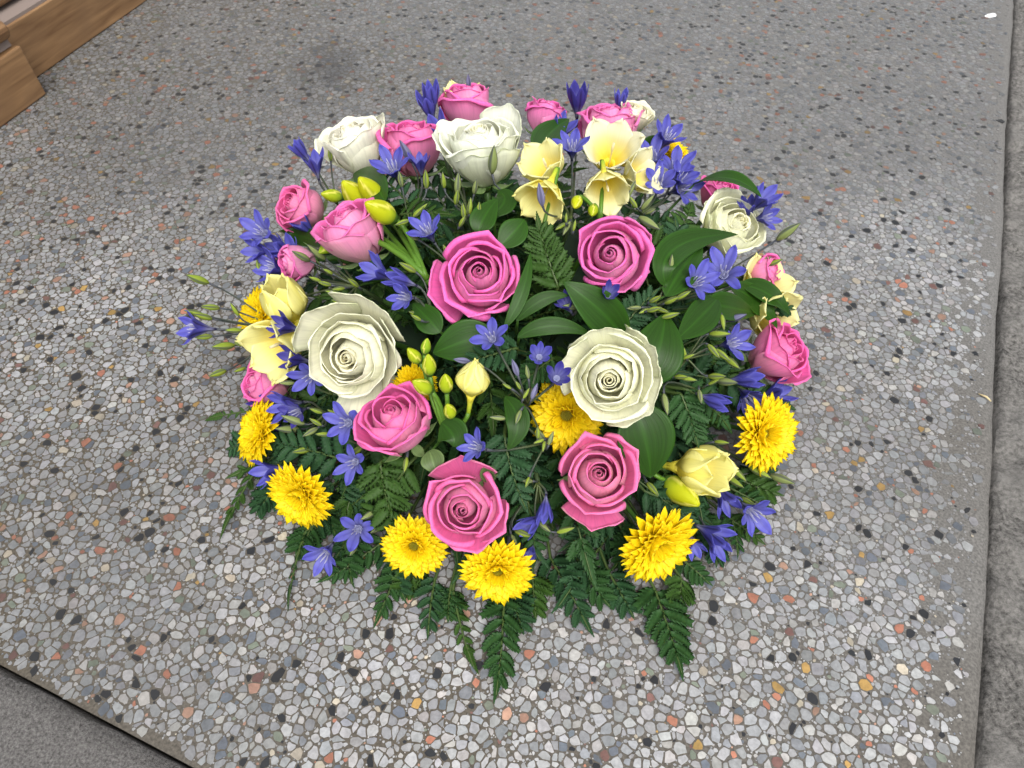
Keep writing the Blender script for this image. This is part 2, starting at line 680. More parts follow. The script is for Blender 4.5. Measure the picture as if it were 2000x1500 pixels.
def chips():
    s = 0.0054
    x0, x1, y0, y1 = -0.98, 1.02, 0.03, 1.48
    nx, ny = int((x1 - x0) / s), int((y1 - y0) / s)
    gx, gy = np.meshgrid(np.arange(nx), np.arange(ny))
    cx = x0 + (gx + 0.5 + RNG.uniform(-0.47, 0.47, gx.shape) + 0.5 * (gy % 2)) * s
    cy = y0 + (gy + 0.5 + RNG.uniform(-0.47, 0.47, gx.shape)) * s
    wgt = RNG.uniform(-1, 1, gx.shape) * (s * s) * 0.60
    # some cells vanish, so neighbours grow and sizes differ
    dead = RNG.random(gx.shape) < 0.07
    wgt[dead] = -1.0
    K = 10
    ang = (np.arange(K)[None, None] + RNG.uniform(-0.38, 0.38, (*gx.shape, K))) * (2 * math.pi / K) + RNG.uniform(0, 6.28, gx.shape)[..., None]
    dx, dy = np.cos(ang), np.sin(ang)
    R = np.full((*gx.shape, K), 9.0)
    pad = 3
    px_ = np.pad(cx, pad, constant_values=99)
    py_ = np.pad(cy, pad, constant_values=99)
    pw_ = np.pad(wgt, pad, constant_values=-1)
    for a in range(-2, 3):
        for b in range(-3, 4):
            if a == 0 and b == 0:
                continue
            qx = px_[pad + a:pad + a + ny, pad + b:pad + b + nx] - cx
            qy = py_[pad + a:pad + a + ny, pad + b:pad + b + nx] - cy
            qw = pw_[pad + a:pad + a + ny, pad + b:pad + b + nx]
            D = np.sqrt(qx * qx + qy * qy) + 1e-9
            off = (D * D + wgt - qw) / (2 * D)
            off = np.where(qw < -0.5, 9, off)
            c = (dx * qx[..., None] + dy * qy[..., None]) / D[..., None]
            r = np.where(c > 0.05, off[..., None] / np.maximum(c, 0.05), 9)
            R = np.minimum(R, r)
    # own size limit: elongated stones
    el = RNG.uniform(0.0, 0.55, gx.shape)
    eo = RNG.uniform(0, math.pi, gx.shape)
    lim = s * RNG.uniform(0.80, 1.5, gx.shape)
    own = lim[..., None] * (1 + el[..., None] * np.cos(2 * (ang - eo[..., None])))
    R = np.minimum(R - RNG.uniform(0.00012, 0.00055, gx.shape)[..., None], own)
    R = np.where(RNG.random(R.shape) < 0.10, R * 0.88, R)
    ok = (~dead) & (R.min(-1) > 0.0006)
    pts = np.stack([cx.ravel(), cy.ravel()], 1)
    inside = (side_of(E_R0 - nR * 0.010, dR, pts) > 0) & (((pts - E_L0) @ (-nL)) > 0.0035)
    # only where the camera's surroundings can see them
    X, Y = pts[:, 0], pts[:, 1]
    dep = Y * CF[1] + (0 - CAM_H) * CF[2]
    view = (np.abs(X) < dep * (1000 / FPX) + 0.10) & (Y > 0.05)
    # sparser towards the worn right-hand edge
    edge = side_of(E_R0, dR, pts)
    keep_p = np.clip(edge / 0.05, 0.25, 1)
    view &= RNG.random(len(pts)) < keep_p
    sel = np.nonzero(ok.ravel() & inside & view)[0]
    ang_f, R_f = ang.reshape(-1, K), R.reshape(-1, K)
    pc = np.array([c for _, c in CHIP_COLS])
    pc = pc / pc.sum()
    cid = RNG.choice(len(CHIP_COLS), size=len(pts), p=pc)
    base = np.array([c for c, _ in CHIP_COLS])[cid] * RNG.uniform(0.56, 0.97, (len(pts), 1)) * (1 + RNG.uniform(-0.02, 0.02, (len(pts), 3)))
    out = []
    for i in sel:
        a, r = ang_f[i], R_f[i]
        out.append((pts[i], np.stack([np.cos(a) * r, np.sin(a) * r], 1), base[i]))
    # small fragments in the gaps of the nearer half
    s2 = 0.0022
    ex = np.arange(-0.75, 0.80, s2)
    ey = np.arange(0.06, 0.98, s2)
    fx, fy = np.meshgrid(ex, ey)
    fx = fx + RNG.uniform(-0.5, 0.5, fx.shape) * s2
    fy = fy + RNG.uniform(-0.5, 0.5, fx.shape) * s2
    fp = np.stack([fx.ravel(), fy.ravel()], 1)
    X, Y = fp[:, 0], fp[:, 1]
    dep = Y * CF[1] + CAM_H * -CF[2]
    m = (np.abs(X) < dep * (1000 / FPX) + 0.05) & (side_of(E_R0 - nR * 0.012, dR, fp) > 0) & (((fp - E_L0) @ (-nL)) > 0.003)
    fp = fp[m]
    gxi = ((fp[:, 0] - x0) / s - 0.25).astype(int)
    gyi = ((fp[:, 1] - y0) / s).astype(int)
    clear = np.full(len(fp), 9.0)
    ang_s = np.sort(np.mod(ang, 2 * math.pi), -1)
    order = np.argsort(np.mod(ang, 2 * math.pi), -1)
    R_s = np.take_along_axis(R, order, -1)
    for a in range(-2, 3):
        for b in range(-2, 3):
            yi, xi = np.clip(gyi + a, 0, ny - 1), np.clip(gxi + b, 0, nx - 1)
            al = ~dead[yi, xi]
            q = fp - np.stack([cx[yi, xi], cy[yi, xi]], 1)
            d = np.hypot(q[:, 0], q[:, 1])
            th = np.mod(np.arctan2(q[:, 1], q[:, 0]), 2 * math.pi)
            j = np.argmin(np.abs(ang_s[yi, xi] - th[:, None]), 1)
            rr = R_s[yi, xi]
            rm = np.minimum(rr[np.arange(len(fp)), j], np.maximum(rr[np.arange(len(fp)), (j + 1) % K], rr[np.arange(len(fp)), j - 1]))
            alive = al & (R[yi, xi].min(-1) > 0.0006)
            clear = np.where(alive, np.minimum(clear, d - rm * 0.97), clear)
    # largest fragments first, none overlapping
    cap = RNG.uniform(0.0007, 0.0030, len(fp))
    fr = np.minimum(clear * 0.92, cap)
    cells, keep = {}, []
    for i in np.argsort(-fr):
        r = fr[i]
        if r < 0.00042:
            break
        x, y = fp[i]
        ci, cj = int(x / 0.006), int(y / 0.006)
        if any((x - fp[j][0]) ** 2 + (y - fp[j][1]) ** 2 < (0.93 * (r + fr[j])) ** 2 for a in (-1, 0, 1) for b in (-1, 0, 1) for j in cells.get((ci + a, cj + b), ())):
            continue
        cells.setdefault((ci, cj), []).append(i)
        keep.append(i)
    fp, fr = fp[keep], fr[keep]
    frag = []
    for i in range(len(fp)):
        n = 5 if fr[i] < 0.0012 else 7
        a = (np.arange(n) + RNG.uniform(-0.35, 0.35, n)) * (2 * math.pi / n) + RNG.uniform(0, 6.28)
        r = fr[i] * RNG.uniform(0.7, 1.2, n)
        frag.append((fp[i], np.stack([np.cos(a) * r, np.sin(a) * r], 1)))
    fc = np.array([c for c, _ in CHIP_COLS])[RNG.choice(len(CHIP_COLS), size=len(frag), p=pc)] * RNG.uniform(0.56, 1.0, (len(frag), 1))

    # projected size decides which stones become separate pieces
    score = []
    for k, (c, poly, colr) in enumerate(out):
        d = V3(c[0], c[1], 0) - CAM_O
        t = d @ CF
        u, v = 1000 + FPX * (d @ CR) / t, 750 - FPX * (d @ CU) / t
        x, y = poly[:, 0], poly[:, 1]
        area = 0.5 * abs(np.sum(x * np.roll(y, -1) - y * np.roll(x, -1)))
        hid = ((u - 1000) / 560) ** 2 + ((v - 720) / 560) ** 2 < 1
        vis = 10 < u < 1990 and 10 < v < 1490 and not hid
        score.append(area / t ** 2 * (d[2] / np.linalg.norm(d)) ** 2 ** 0.5 if vis else 0)
    big = set(np.argsort(score)[-300:].tolist())

    def stone(poly, zt):
        k = len(poly)
        v = [(x, y, -0.0006) for x, y in poly] + [(x * 0.985, y * 0.985, zt * 0.6) for x, y in poly] + [(x * 0.93, y * 0.93, zt) for x, y in poly]
        f = [(i, (i + 1) % k, k + (i + 1) % k, k + i) for i in range(k)] + [(k + i, k + (i + 1) % k, 2 * k + (i + 1) % k, 2 * k + i) for i in range(k)]
        f.append(tuple(range(2 * k, 3 * k)))
        return v, f

    VV, FF, CC = [], [], []
    for k, (c, poly, colr) in enumerate(out):
        zt = 0.00022 + 0.00012 * ((k * 37) % 10) / 10
        v, f = stone(poly, zt)
        if k in big:
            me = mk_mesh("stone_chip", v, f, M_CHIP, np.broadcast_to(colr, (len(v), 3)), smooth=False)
            part("stone_chip", me, terrazzo, Matrix.Translation((c[0], c[1], 0)))
            continue
        b = len(VV)
        # unseen skirt row is dropped for the merged mass
        kk = len(poly)
        VV.extend((c[0] + x, c[1] + y, z) for x, y, z in v[:kk])
        VV.extend((c[0] + x, c[1] + y, z) for x, y, z in v[2 * kk:])
        FF.extend((b + i, b + (i + 1) % kk, b + kk + (i + 1) % kk, b + kk + i) for i in range(kk))
        FF.append(tuple(b + kk + i for i in range(kk)))
        CC.extend([colr] * (2 * kk))
    for (c, poly), colr in zip(frag, fc):
        b = len(VV)
        VV.extend((c[0] + x, c[1] + y, 0.00015) for x, y in poly)
        FF.append(tuple(b + i for i in range(len(poly))))
        CC.extend([colr] * len(poly))
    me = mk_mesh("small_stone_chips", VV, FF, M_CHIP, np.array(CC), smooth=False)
    o = part("small_stone_chips", me, terrazzo)
    o["kind"] = "stuff"
    print("chips", len(out), "fragments", len(frag))


chips()


# ------------------------------------------------------------------ wooden shop-front base, top left
def wood_mat():
    m, nt, b = mat_new("varnished_wood")
    L = nt.links
    tc = N(nt, "TexCoord")
    mp = N(nt, "Mapping")
    mp.inputs["Scale"].default_value = (9, 120, 120)
    L.new(tc.outputs["Object"], mp.inputs[0])
    n1 = N(nt, "TexNoise")
    n1.inputs["Scale"].default_value = 1.0
    n1.inputs["Detail"].default_value = 5
    n1.inputs["Distortion"].default_value = 0.6
    L.new(mp.outputs[0], n1.inputs["Vector"])
    n2 = N(nt, "TexNoise")
    n2.inputs["Scale"].default_value = 14
    n2.inputs["Detail"].default_value = 4
    L.new(tc.outputs["Object"], n2.inputs["Vector"])
    r = N(nt, "ValToRGB")
    r.color_ramp.elements[0].position = 0.3
    r.color_ramp.elements[0].color = (0.13, 0.066, 0.027, 1)
    r.color_ramp.elements[1].position = 0.72
    r.color_ramp.elements[1].color = (0.29, 0.168, 0.077, 1)
    L.new(n1.outputs[0], r.inputs[0])
    mx = N(nt, "Mix", data_type='RGBA')
    mr = N(nt, "MapRange")
    mr.inputs["From Min"].default_value = 0.45
    mr.inputs["From Max"].default_value = 0.75
    mr.inputs["To Max"].default_value = 0.6
    L.new(n2.outputs[0], mr.inputs["Value"])
    L.new(mr.outputs[0], mx.inputs[0])
    L.new(r.outputs[0], mx.inputs[6])
    mx.inputs[7].default_value = (0.17, 0.098, 0.048, 1)
    L.new(mx.outputs[2], b.inputs["Base Color"])
    b.inputs["Roughness"].default_value = 0.5
    bp = N(nt, "Bump")
    bp.inputs["Strength"].default_value = 0.2
    bp.inputs["Distance"].default_value = 0.0008
    L.new(n1.outputs[0], bp.inputs["Height"])
    L.new(bp.outputs[0], b.inputs["Normal"])
    return m


M_WOOD = wood_mat()
M_WOODR, _nt, _b = mat_new("red_brown_wood")
_b.inputs["Base Color"].default_value = (0.21, 0.062, 0.022, 1)
_b.inputs["Roughness"].default_value = 0.45
M_DUST, _nt, _b = mat_new("dusty_ledge")
_b.inputs["Base Color"].default_value = (0.20, 0.16, 0.14, 1)
_b.inputs["Roughness"].default_value = 0.9

wb0, wb1 = ground(80, 148)[:2], ground(290, 0)[:2]
dW = nrm(wb1 - wb0)
nW = np.array([dW[1], -dW[0]])          # towards the right, into the step


def wood_profile(name, prof, mat, s0, s1, parent, bevel=0.0015):
    """extrude a closed profile (n, z) along the shop front; local x runs along the wood"""
    k = len(prof)
    v = [(s0, n, z) for n, z in prof] + [(s1, n, z) for n, z in prof]
    f = [(i, (i + 1) % k, k + (i + 1) % k, k + i) for i in range(k)]
    f += [tuple(range(k - 1, -1, -1)), tuple(range(k, 2 * k))]
    me = mk_mesh(name, v, f, mat, smooth=False)
    Mw = Matrix(((dW[0], nW[0], 0, wb0[0]), (dW[1], nW[1], 0, wb0[1]), (0, 0, 1, 0.0008), (0, 0, 0, 1)))
    o = part(name, me, parent, Mw)
    if bevel:
        md = o.modifiers.new("bevel", 'BEVEL')
        md.width = bevel
        md.segments = 2
        md.limit_method = 'ANGLE'
    return o


wood = thing("wooden_shop_front", "brown varnished wooden shop front base with stepped mouldings in the top left corner", "wood panel",
             (wb0[0], wb0[1], 0))
blk = ground(92, 185)[:2] - wb0
b_s, b_n = float(blk @ dW), float(blk @ nW)
wood_profile("base_board", [(-0.03, 0), (0, 0), (-0.0005, 0.022), (-0.0005, 0.074), (-0.03, 0.076)], M_WOOD, -0.6, 0.9, wood)
wood_profile("ledge", [(-0.05, 0.07), (-0.004, 0.07), (-0.004, 0.0785), (-0.05, 0.081)], M_DUST, -0.6, 0.9, wood, 0)
bead = [(-0.034 + 0.010 * math.cos(a), 0.094 + 0.010 * math.sin(a)) for a in np.linspace(-1.6, 1.6, 9)]
wood_profile("bead_moulding", [(-0.06, 0.084)] + bead + [(-0.06, 0.104)], M_WOOD, -0.6, 0.9, wood, 0)
wood_profile("red_panel", [(-0.07, 0.104), (-0.040, 0.104), (-0.046, 0.121), (-0.07, 0.121)], M_WOODR, -0.6, 0.9, wood, 0)
wood_profile("upper_panel", [(-0.09, 0.08), (-0.052, 0.08), (-0.058, 0.30), (-0.09, 0.30)], M_WOOD, -0.6, 0.9, wood, 0)
wood_profile("plinth_block", [(-0.03, 0), (b_n, 0), (b_n - 0.002, 0.068), (-0.03, 0.070)], M_WOOD, b_s - 0.6, b_s, wood, 0.002)
wood_profile("block_gap", [(-0.03, 0.0695), (b_n - 0.010, 0.0695), (b_n - 0.012, 0.079), (-0.03, 0.079)], M_DUST, b_s - 0.6, b_s - 0.006, wood, 0)
bead = [(b_n - 0.014 + 0.013 * math.cos(a), 0.091 + 0.013 * math.sin(a)) for a in np.linspace(-1.6, 1.6, 9)]
wood_profile("block_cap", [(-0.03, 0.078)] + bead + [(-0.03, 0.104)], M_WOOD, b_s - 0.6, b_s - 0.004, wood, 0.003)

# ------------------------------------------------------------------ small litter on the step
M_PAPER, _nt, _b = mat_new("white_scrap")
_b.inputs["Base Color"].default_value = (0.85, 0.86, 0.88, 1)
_b.inputs["Roughness"].default_value = 0.6


def scrap(name, label, cat, px, py, lx, ly, rot, mat):
    c = ground(px, py)
    a = np.linspace(0, 2 * math.pi, 13)[:-1]
    r = 1 + 0.18 * np.cos(2 * a + 0.7) + 0.10 * np.sin(3 * a)
    top = [(lx * 0.8 * math.cos(t) * q, ly * 0.8 * math.sin(t) * q, 0.0021) for t, q in zip(a, r)]
    bot = [(lx * math.cos(t) * q, ly * math.sin(t) * q, 0.0004) for t, q in zip(a, r)]
    f = [(i, (i + 1) % 12, 12 + (i + 1) % 12, 12 + i) for i in range(12)] + [tuple(range(12, 24))]
    o = bpy.data.objects.new(name, mk_mesh(name, bot + top, f, mat))
    o.location = tuple(c)
    o.rotation_euler = (0, 0, rot)
    o["label"] = label
    o["category"] = cat
    COL.objects.link(o)


scrap("paper_scrap", "small white scrap lying on the terrazzo in the top right corner", "scrap", 1935, 31, 0.010, 0.006, 0.5, M_PAPER)
M_STRAW, _nt, _b = mat_new("dry_straw")
_b.inputs["Base Color"].default_value = (0.55, 0.45, 0.25, 1)
c0, c1 = ground(1911, 769, 0.0012), ground(1936, 784, 0.0012)
o = bpy.data.objects.new("straw", tube("straw", [c0, (c0 + c1) / 2 + V3(0.001, 0, 0.001), c1], [0.0006, 0.001, 0.0005], M_STRAW))
o["label"], o["category"] = "short pale straw lying near the right edge of the terrazzo", "straw"
COL.objects.link(o)

# ------------------------------------------------------------------ posy base: tray and floral foam
M_TRAY, _nt, _b = mat_new("dark_green_plastic")
_b.inputs["Base Color"].default_value = (0.012, 0.02, 0.012, 1)
_b.inputs["Roughness"].default_value = 0.4
M_FOAM, _nt, _b = mat_new("floral_foam")
_b.inputs["Base Color"].default_value = (0.014, 0.034, 0.014, 1)
_b.inputs["Roughness"].default_value = 1.0
FC = V3(0, 0.475, 0)
tray = thing("posy_tray", "dark plastic tray hidden under the foliage of the posy", "tray", FC)
part("dish", lathe("dish", [(0.0, 0.0006), (0.145, 0.0006), (0.160, 0.014), (0.157, 0.014), (0.143, 0.003), (0.0, 0.003)], 40, M_TRAY), tray, Matrix.Translation(tuple(FC)))
foam = bpy.data.objects.new("floral_foam", lathe("floral_foam", [(0.0, 0.0035), (0.141, 0.0035), (0.147, 0.03), (0.134, 0.062), (0.10, 0.085), (0.05, 0.097), (0.0, 0.10)], 40, M_FOAM))
foam.location = tuple(FC)
foam["label"], foam["category"] = "green floral foam block inside the posy under all the flowers", "floral foam"
COL.objects.link(foam)


def foam_point(P):
    """where a stem that carries a flower at P enters the foam"""
    d = nrm(P - V3(0, 0.475, -0.01))
    return FC + V3(d[0] * 0.115, d[1] * 0.115, max(0.02, d[2] * 0.075 + 0.005))


GREEN_STEM = (0.045, 0.11, 0.018)

# ------------------------------------------------------------------ roses
PINK = dict(inn=V3(0.86, 0.165, 0.48), deep=V3(0.84, 0.12, 0.40), rim=V3(0.89, 0.24, 0.57), out=V3(0.85, 0.28, 0.54), base=V3(0.78, 0.55, 0.47))
WHITE = dict(inn=V3(0.93, 0.92, 0.78), deep=V3(0.93, 0.87, 0.56), rim=V3(0.93, 0.93, 0.84), out=V3(0.92, 0.92, 0.79), base=V3(0.78, 0.81, 0.50))


def rose_petal(rng, th0, hw, rho, zt, z0, lean, roll, q, tip, drop, spiral, frill, pal, s, green, nu=21, nv=18, cone=0.5, lp=2.0):
    u = np.linspace(-1, 1, nu)[None, :]
    v = np.linspace(0, 1, nv)[:, None]
    vb = 0.70
    s_ = np.clip(v / vb, 0, 1)
    w = np.clip((v - vb) / (1 - vb), 0, 1)
    k1, k2, k3 = rng.uniform(0, 6.28, 3)
    wav = (np.sin(3.1 * u + k1) * 0.5 + np.sin(6.3 * u + k2) * 0.3)
    ztop = zt * (1 - drop * np.abs(u) ** 2.6) * (1 + 0.03 * wav)
    cup = np.sin(np.minimum(s_ * 1.15, 1) * math.pi / 2) ** 0.85
    body_r = rho * (0.22 + 0.78 * (cup * (1 - cone) + s_ ** 0.85 * cone))
    body_r = body_r * (1 + lean * s_ ** lp)
    body_z = z0 + (ztop - z0) * s_ ** 1.12
    phi = roll * (0.72 + 0.45 * np.abs(u)) * (1 + 0.18 * np.sin(2.3 * u + k3))
    psi = w * phi
    al = np.arctan(lean * 0.9)
    r = body_r + q * ((1 - np.cos(psi)) * np.cos(al) + np.sin(psi) * np.sin(al)) * (w > 0)
    z = body_z + q * (np.sin(psi) * np.cos(al) - (1 - np.cos(psi)) * np.sin(al)) * (w > 0)
    dl = np.minimum(np.abs(u) * hw, 0.52)
    chord = math.sin(1.05) / np.sin(1.05 + dl)
    r = r * (1 + (chord - 1) * tip * sstep(0.35, 1.0, v))
    r = r * (1 + spiral * u) + frill * (np.sin(9 * u + k1) + 0.6 * np.sin(17 * u + k2)) * v ** 4 * 0.6
    z = z + frill * (np.sin(8 * u + k2) + 0.5 * np.sin(15 * u + k3)) * v ** 4
    # petals narrow towards their base
    th = th0 + u * hw * (0.55 + 0.45 * np.minimum(1, v * 2.2)) * (1 - 0.10 * w ** 2)
    ecc = rng.uniform(-1, 1, 2) * 0.055 * min(1.0, s * 2.5)
    P = np.stack([r * np.cos(th) + ecc[0] * v, r * np.sin(th) + ecc[1] * v, z * np.ones_like(th)], -1)
    vv = np.broadcast_to(v, th.shape)
    uu = np.broadcast_to(u, th.shape)
    cin = mix(pal['deep'], pal['inn'], np.clip(s * 1.3, 0, 1) * np.ones_like(vv))
    cin = mix(cin, pal['rim'], 0.35 * sstep(0.70, 1.0, vv))
    cin = mix(cin, pal['base'], 0.5 * sstep(0.35, 0.0, vv))
    cout = mix(pal['out'], pal['inn'], 0.5 * sstep(0.6, 1.0, vv) * np.ones_like(vv))
    cout = mix(cout, pal['base'], (0.35 + 0.5 * green) * sstep(0.75, 0.05, vv))
    blot = 1 + 0.07 * np.sin(3.7 * uu + k1) * np.sin(5.1 * vv + k2) + rng.uniform(-0.04, 0.04)
    pale = np.clip(np.sin(2.3 * uu + k3) * np.sin(3.9 * vv + k1) - 0.35, 0, 1) * 0.45
    cout = mix(cout * blot[..., None], pal['base'], pale)
    cin = cin * blot[..., None]
    if green > 0:
        gcol = V3(0.55, 0.64, 0.26)
        edge = np.maximum(sstep(0.75, 1.0, vv), sstep(0.7, 1.0, np.abs(uu)))
        cout = mix(cout, gcol, green * (0.25 + 0.45 * edge))
        cin = mix(cin, gcol, green * 0.35 * edge)
    return P, cout, cin


def make_rose(kind, label, px, py, dia, phi, tilt, lift=0.0, seed=0, loose=(), openness=1.0, s=1.0, hgt=1.0, group=None):
    rng = np.random.default_rng(seed + 100)
    pal = PINK if kind == 'pink' else WHITE
    tint = V3(1 + rng.uniform(-0.02, 0.02), 1 + rng.uniform(-0.16, 0.16) * (1 if kind == 'pink' else 0.12), 1 + rng.uniform(-0.08, 0.08))
    pal = {k: np.clip(v * tint, 0, 0.93) for k, v in pal.items()}
    P = dome(px, py, lift, s, 0.05)
    ax = axis_at(P, phi, tilt)
    R = px2m(dia / 2, P) / (1.12 if kind == 'pink' else 1.20)
    H = 1.55 * hgt
    zc = H * (0.72 - 0.2 * math.sin(math.radians(min(90, tilt))))
    O = P - ax * R * zc
    base = foam_point(P)
    t = thing(kind + "_rose", label, "rose", base, group)
    M = frame(O, ax, CR, R)
    n = 16 if kind == 'pink' else 20
    twist = rng.uniform(0, 6.28)
    hand = 1 if rng.random() < 0.5 else -1
    th0 = twist
    tight = rng.uniform(0.85, 1.15)
    if kind == 'pink':
        rim = np.interp(np.arange(n + 3), [0, 5, 6, 10, n - 1, n + 2], [0.045, 0.23 * tight, 0.31 * tight, 0.66, 0.95, 1.05])
    else:
        rim = np.interp(np.arange(n + 3), [0, 9, 10, 14, n - 1, n + 2], [0.045, 0.30, 0.38, 0.72, 0.92, 1.0])
    rim = rim * rng.uniform(0.96, 1.04, n + 3)
    open_from = n - 4
    for k in range(n):
        f = k / (n - 1)
        J = lambda a: rng.uniform(1 - a, 1 + a)
        if kind == 'pink':
            zt = H * np.interp(f, [0, 0.35, 0.62, 0.8, 1], [0.99, 1.0, 0.98, 0.91, 0.82]) * J(0.02)
            roll = math.radians(np.interp(f, [0, 0.3, 0.5, 0.8, 1], [60, 85, 120, 140, 150])) * J(0.18)
            q = np.interp(f, [0, 0.3, 0.5, 0.7, 1], [0.014, 0.026, 0.050, 0.072, 0.100]) * J(0.25)
            hw = math.radians(np.interp(f, [0, 0.3, 0.5, 1], [165, 110, 86, 70])) * J(0.10)
            tip = np.interp(f, [0, 0.3, 0.6, 1], [0, 0.45, 0.9, 1.0]) * J(0.35)
            lean = np.interp(f, [0, 0.35, 0.65, 1], [-0.30, -0.22, -0.12, 0.06]) * openness + rng.uniform(-0.05, 0.05)
            frill, drop, green, cone = 0.004 + 0.014 * f, 0.10 + 0.18 * f, 0.0, 0.6 * f ** 2
        else:
            zt = H * np.interp(f, [0, 0.4, 0.7, 1], [1.0, 1.0, 0.95, 0.88]) * J(0.02)
            roll = math.radians(np.interp(f, [0, 0.45, 0.72, 0.85, 1], [85, 85, 60, 65, 75])) * J(0.25)
            q = np.interp(f, [0, 0.45, 0.75, 1], [0.026, 0.046, 0.075, 0.14]) * J(0.2)
            hw = math.radians(np.interp(f, [0, 0.25, 0.6, 1], [150, 100, 86, 76])) * J(0.12)
            tip = np.interp(f, [0, 0.3, 0.6, 1], [0, 0.4, 0.9, 0.6]) * J(0.3)
            lean = np.interp(f, [0, 0.45, 0.62, 0.8, 1], [-0.24, -0.20, -0.12, 0.04, 0.20]) * openness
            frill, drop, green, cone = 0.003 + 0.036 * f ** 2, 0.08 + 0.12 * f, max(0, (f - 0.62) * 1.0), 0.1 + 0.5 * f ** 2
        rho, lp = rim[k], 2.0
        if k < open_from:
            rho = rim[k + 2] + 0.03
            lean, lp, cone = -(1 - rim[k] / rho), 4.5, 0.0
        th0 += hand * math.radians(137.5 if f < 0.5 else 144 if f < 0.75 else 137.5) + rng.uniform(-0.22, 0.22)
        G, co, ci = rose_petal(rng, th0, hw, rho, zt, 0.0, lean, roll, q, tip, drop, hand * (0.09 if f > 0.3 else 0.13) * (1.2 if f < 0.65 else 1.0), frill, pal, f, green, cone=cone, lp=lp)
        part("petal", sheet("petal", G, M_PETAL, 0.010, co, ci), t, M)
    for (a, rho, zt, lean, roll, hwd) in loose:
        G, co, ci = rose_petal(rng, math.radians(a), math.radians(hwd), rho * 0.90, zt * H, 0.02, lean * (0.65 if kind == 'pink' else 0.9), math.radians(roll), 0.10 if kind == 'pink' else 0.14, 0.9 if kind == 'pink' else 0.4, 0.2, 0.03, 0.022 if kind == 'pink' else 0.045,
                               pal, 1.0, 0.15 if kind == 'pink' else 0.75)
        part("petal", sheet("petal", G, M_PETAL, 0.010, co, ci), t, M)
    # sepals and stem
    for k in range(5):
        v = np.linspace(0, 1, 8)[:, None]
        u = np.linspace(-1, 1, 5)[None, :]
        wd = 0.17 * np.sin(math.pi * np.clip(v * 0.85 + 0.12, 0, 1)) * (1 - v ** 3)
        r = 0.22 + 0.75 * v
        z = 0.02 - 0.10 * np.sin(v * 3) + 0.25 * v ** 2
        X = np.stack([r * np.ones_like(u), wd * u, z + 0.3 * wd * u ** 2], -1)
        part("sepal", sheet("sepal", X, M_GREEN, 0.02, (0.08, 0.17, 0.03), (0.16, 0.24, 0.09)), t,
             M @ Matrix.Rotation(twist + k * 1.2566, 4, 'Z'))
    part("calyx", lathe("calyx", [(0.02, -0.22), (0.13, -0.2), (0.22, -0.06), (0.27, 0.04), (0.2, 0.09), (0.02, 0.1)], 12, M_GREEN, lambda v, a: (0.07, 0.15, 0.03)), t, M)
    B = np.array((M @ Vector((0, 0, -0.2)))[:])
    L_ = np.linalg.norm(B - base)
    part("stem", tube("stem", bez(base, B - ax * L_ * 0.45, B, 7), 0.0026, M_GREEN, GREEN_STEM), t)
    return t


PG = "pink roses in the posy"
WG = "white roses in the posy"
pink_roses = [
    ("large open pink rose at the centre of the posy, right above the blue star flower", 936, 538, 172, 90, 14, .004, 1,
     [(200, 1.10, .62, .45, 100, 46), (255, 1.08, .78, .15, 140, 60), (335, 1.06, .82, .12, 120, 55)]),
    ("open pink rose between the pale yellow freesias and the dark arching leaf", 1194, 500, 164, 120, 12, .004, 2, [(25, 1.1, .85, .15, 80, 50), (290, 1.06, .8, .1, 120, 50)]),
    ("pink rose with a pale bruised outer petal, just below the largest white rose", 776, 824, 164, 120, 38, .002, 3, [(215, 1.10, .86, .18, 110, 62), (320, 1.08, .8, .0, 40, 50)]),
    ("open pink rose at the bottom of the posy, between two yellow chrysanthemums", 908, 990, 166, 240, 14, .024, 4, [(95, 1.22, .72, .35, 50, 48), (285, 1.1, .8, .2, 110, 55), (330, 1.14, .8, .15, 110, 38)]),
    ("open pink rose beside the big dark leaf under the creamy white rose", 1166, 928, 172, 40, 10, .012, 5, [(262, 1.12, .55, .5, 60, 42), (30, 1.08, .85, .12, 110, 50)]),
    ("pink rose at the right end of the posy seen from the side, facing right", 1514, 692, 140, 25, 64, .0, 6, [(330, 1.1, .8, .2, 90, 50)]),
    ("pink rose at the left end of the posy, half under the yellow freesia", 522, 752, 112, 165, 66, -.005, 7, []),
    ("small pink rose at the upper left edge of the posy, behind another pink rose", 590, 408, 112, 150, 58, .0, 8, []),
    ("pink rose in side view with a pale outer petal, under the lime green freesia buds", 694, 458, 156, 118, 70, .002, 9, [(250, 1.08, .8, .1, 90, 60)]),
    ("pink rose at the back of the posy, behind the tall white rose", 915, 212, 124, 95, 78, -.012, 10, []),
    ("narrow pink rose at the back between the tall white rose and dark blue bud", 1066, 232, 94, 75, 82, -.012, 11, []),
    ("wide pink rose at the back of the posy, above the cream freesia", 1188, 258, 140, 92, 76, -.006, 12, [(0, 1.1, .85, .15, 110, 45)]),
    ("pink rose half hidden between the two upper white roses", 806, 292, 140, 95, 78, -.016, 13, []),
    ("pink rose almost hidden behind the upper right white rose and long leaf", 1402, 384, 92, 60, 64, -.045, 14, []),
    ("small pink rose peeping out at the right edge below the upper right white rose", 1492, 530, 84, 20, 64, -.012, 15, []),
    ("pale pink rose mostly covered by blue flowers at the upper left edge", 582, 512, 92, 190, 70, -.016, 16, []),
]
for lab, x, y, d, ph, ti, li, sd_, lo in pink_roses:
    make_rose('pink', lab, x, y, d, ph, ti, li, sd_, lo, group=PG)
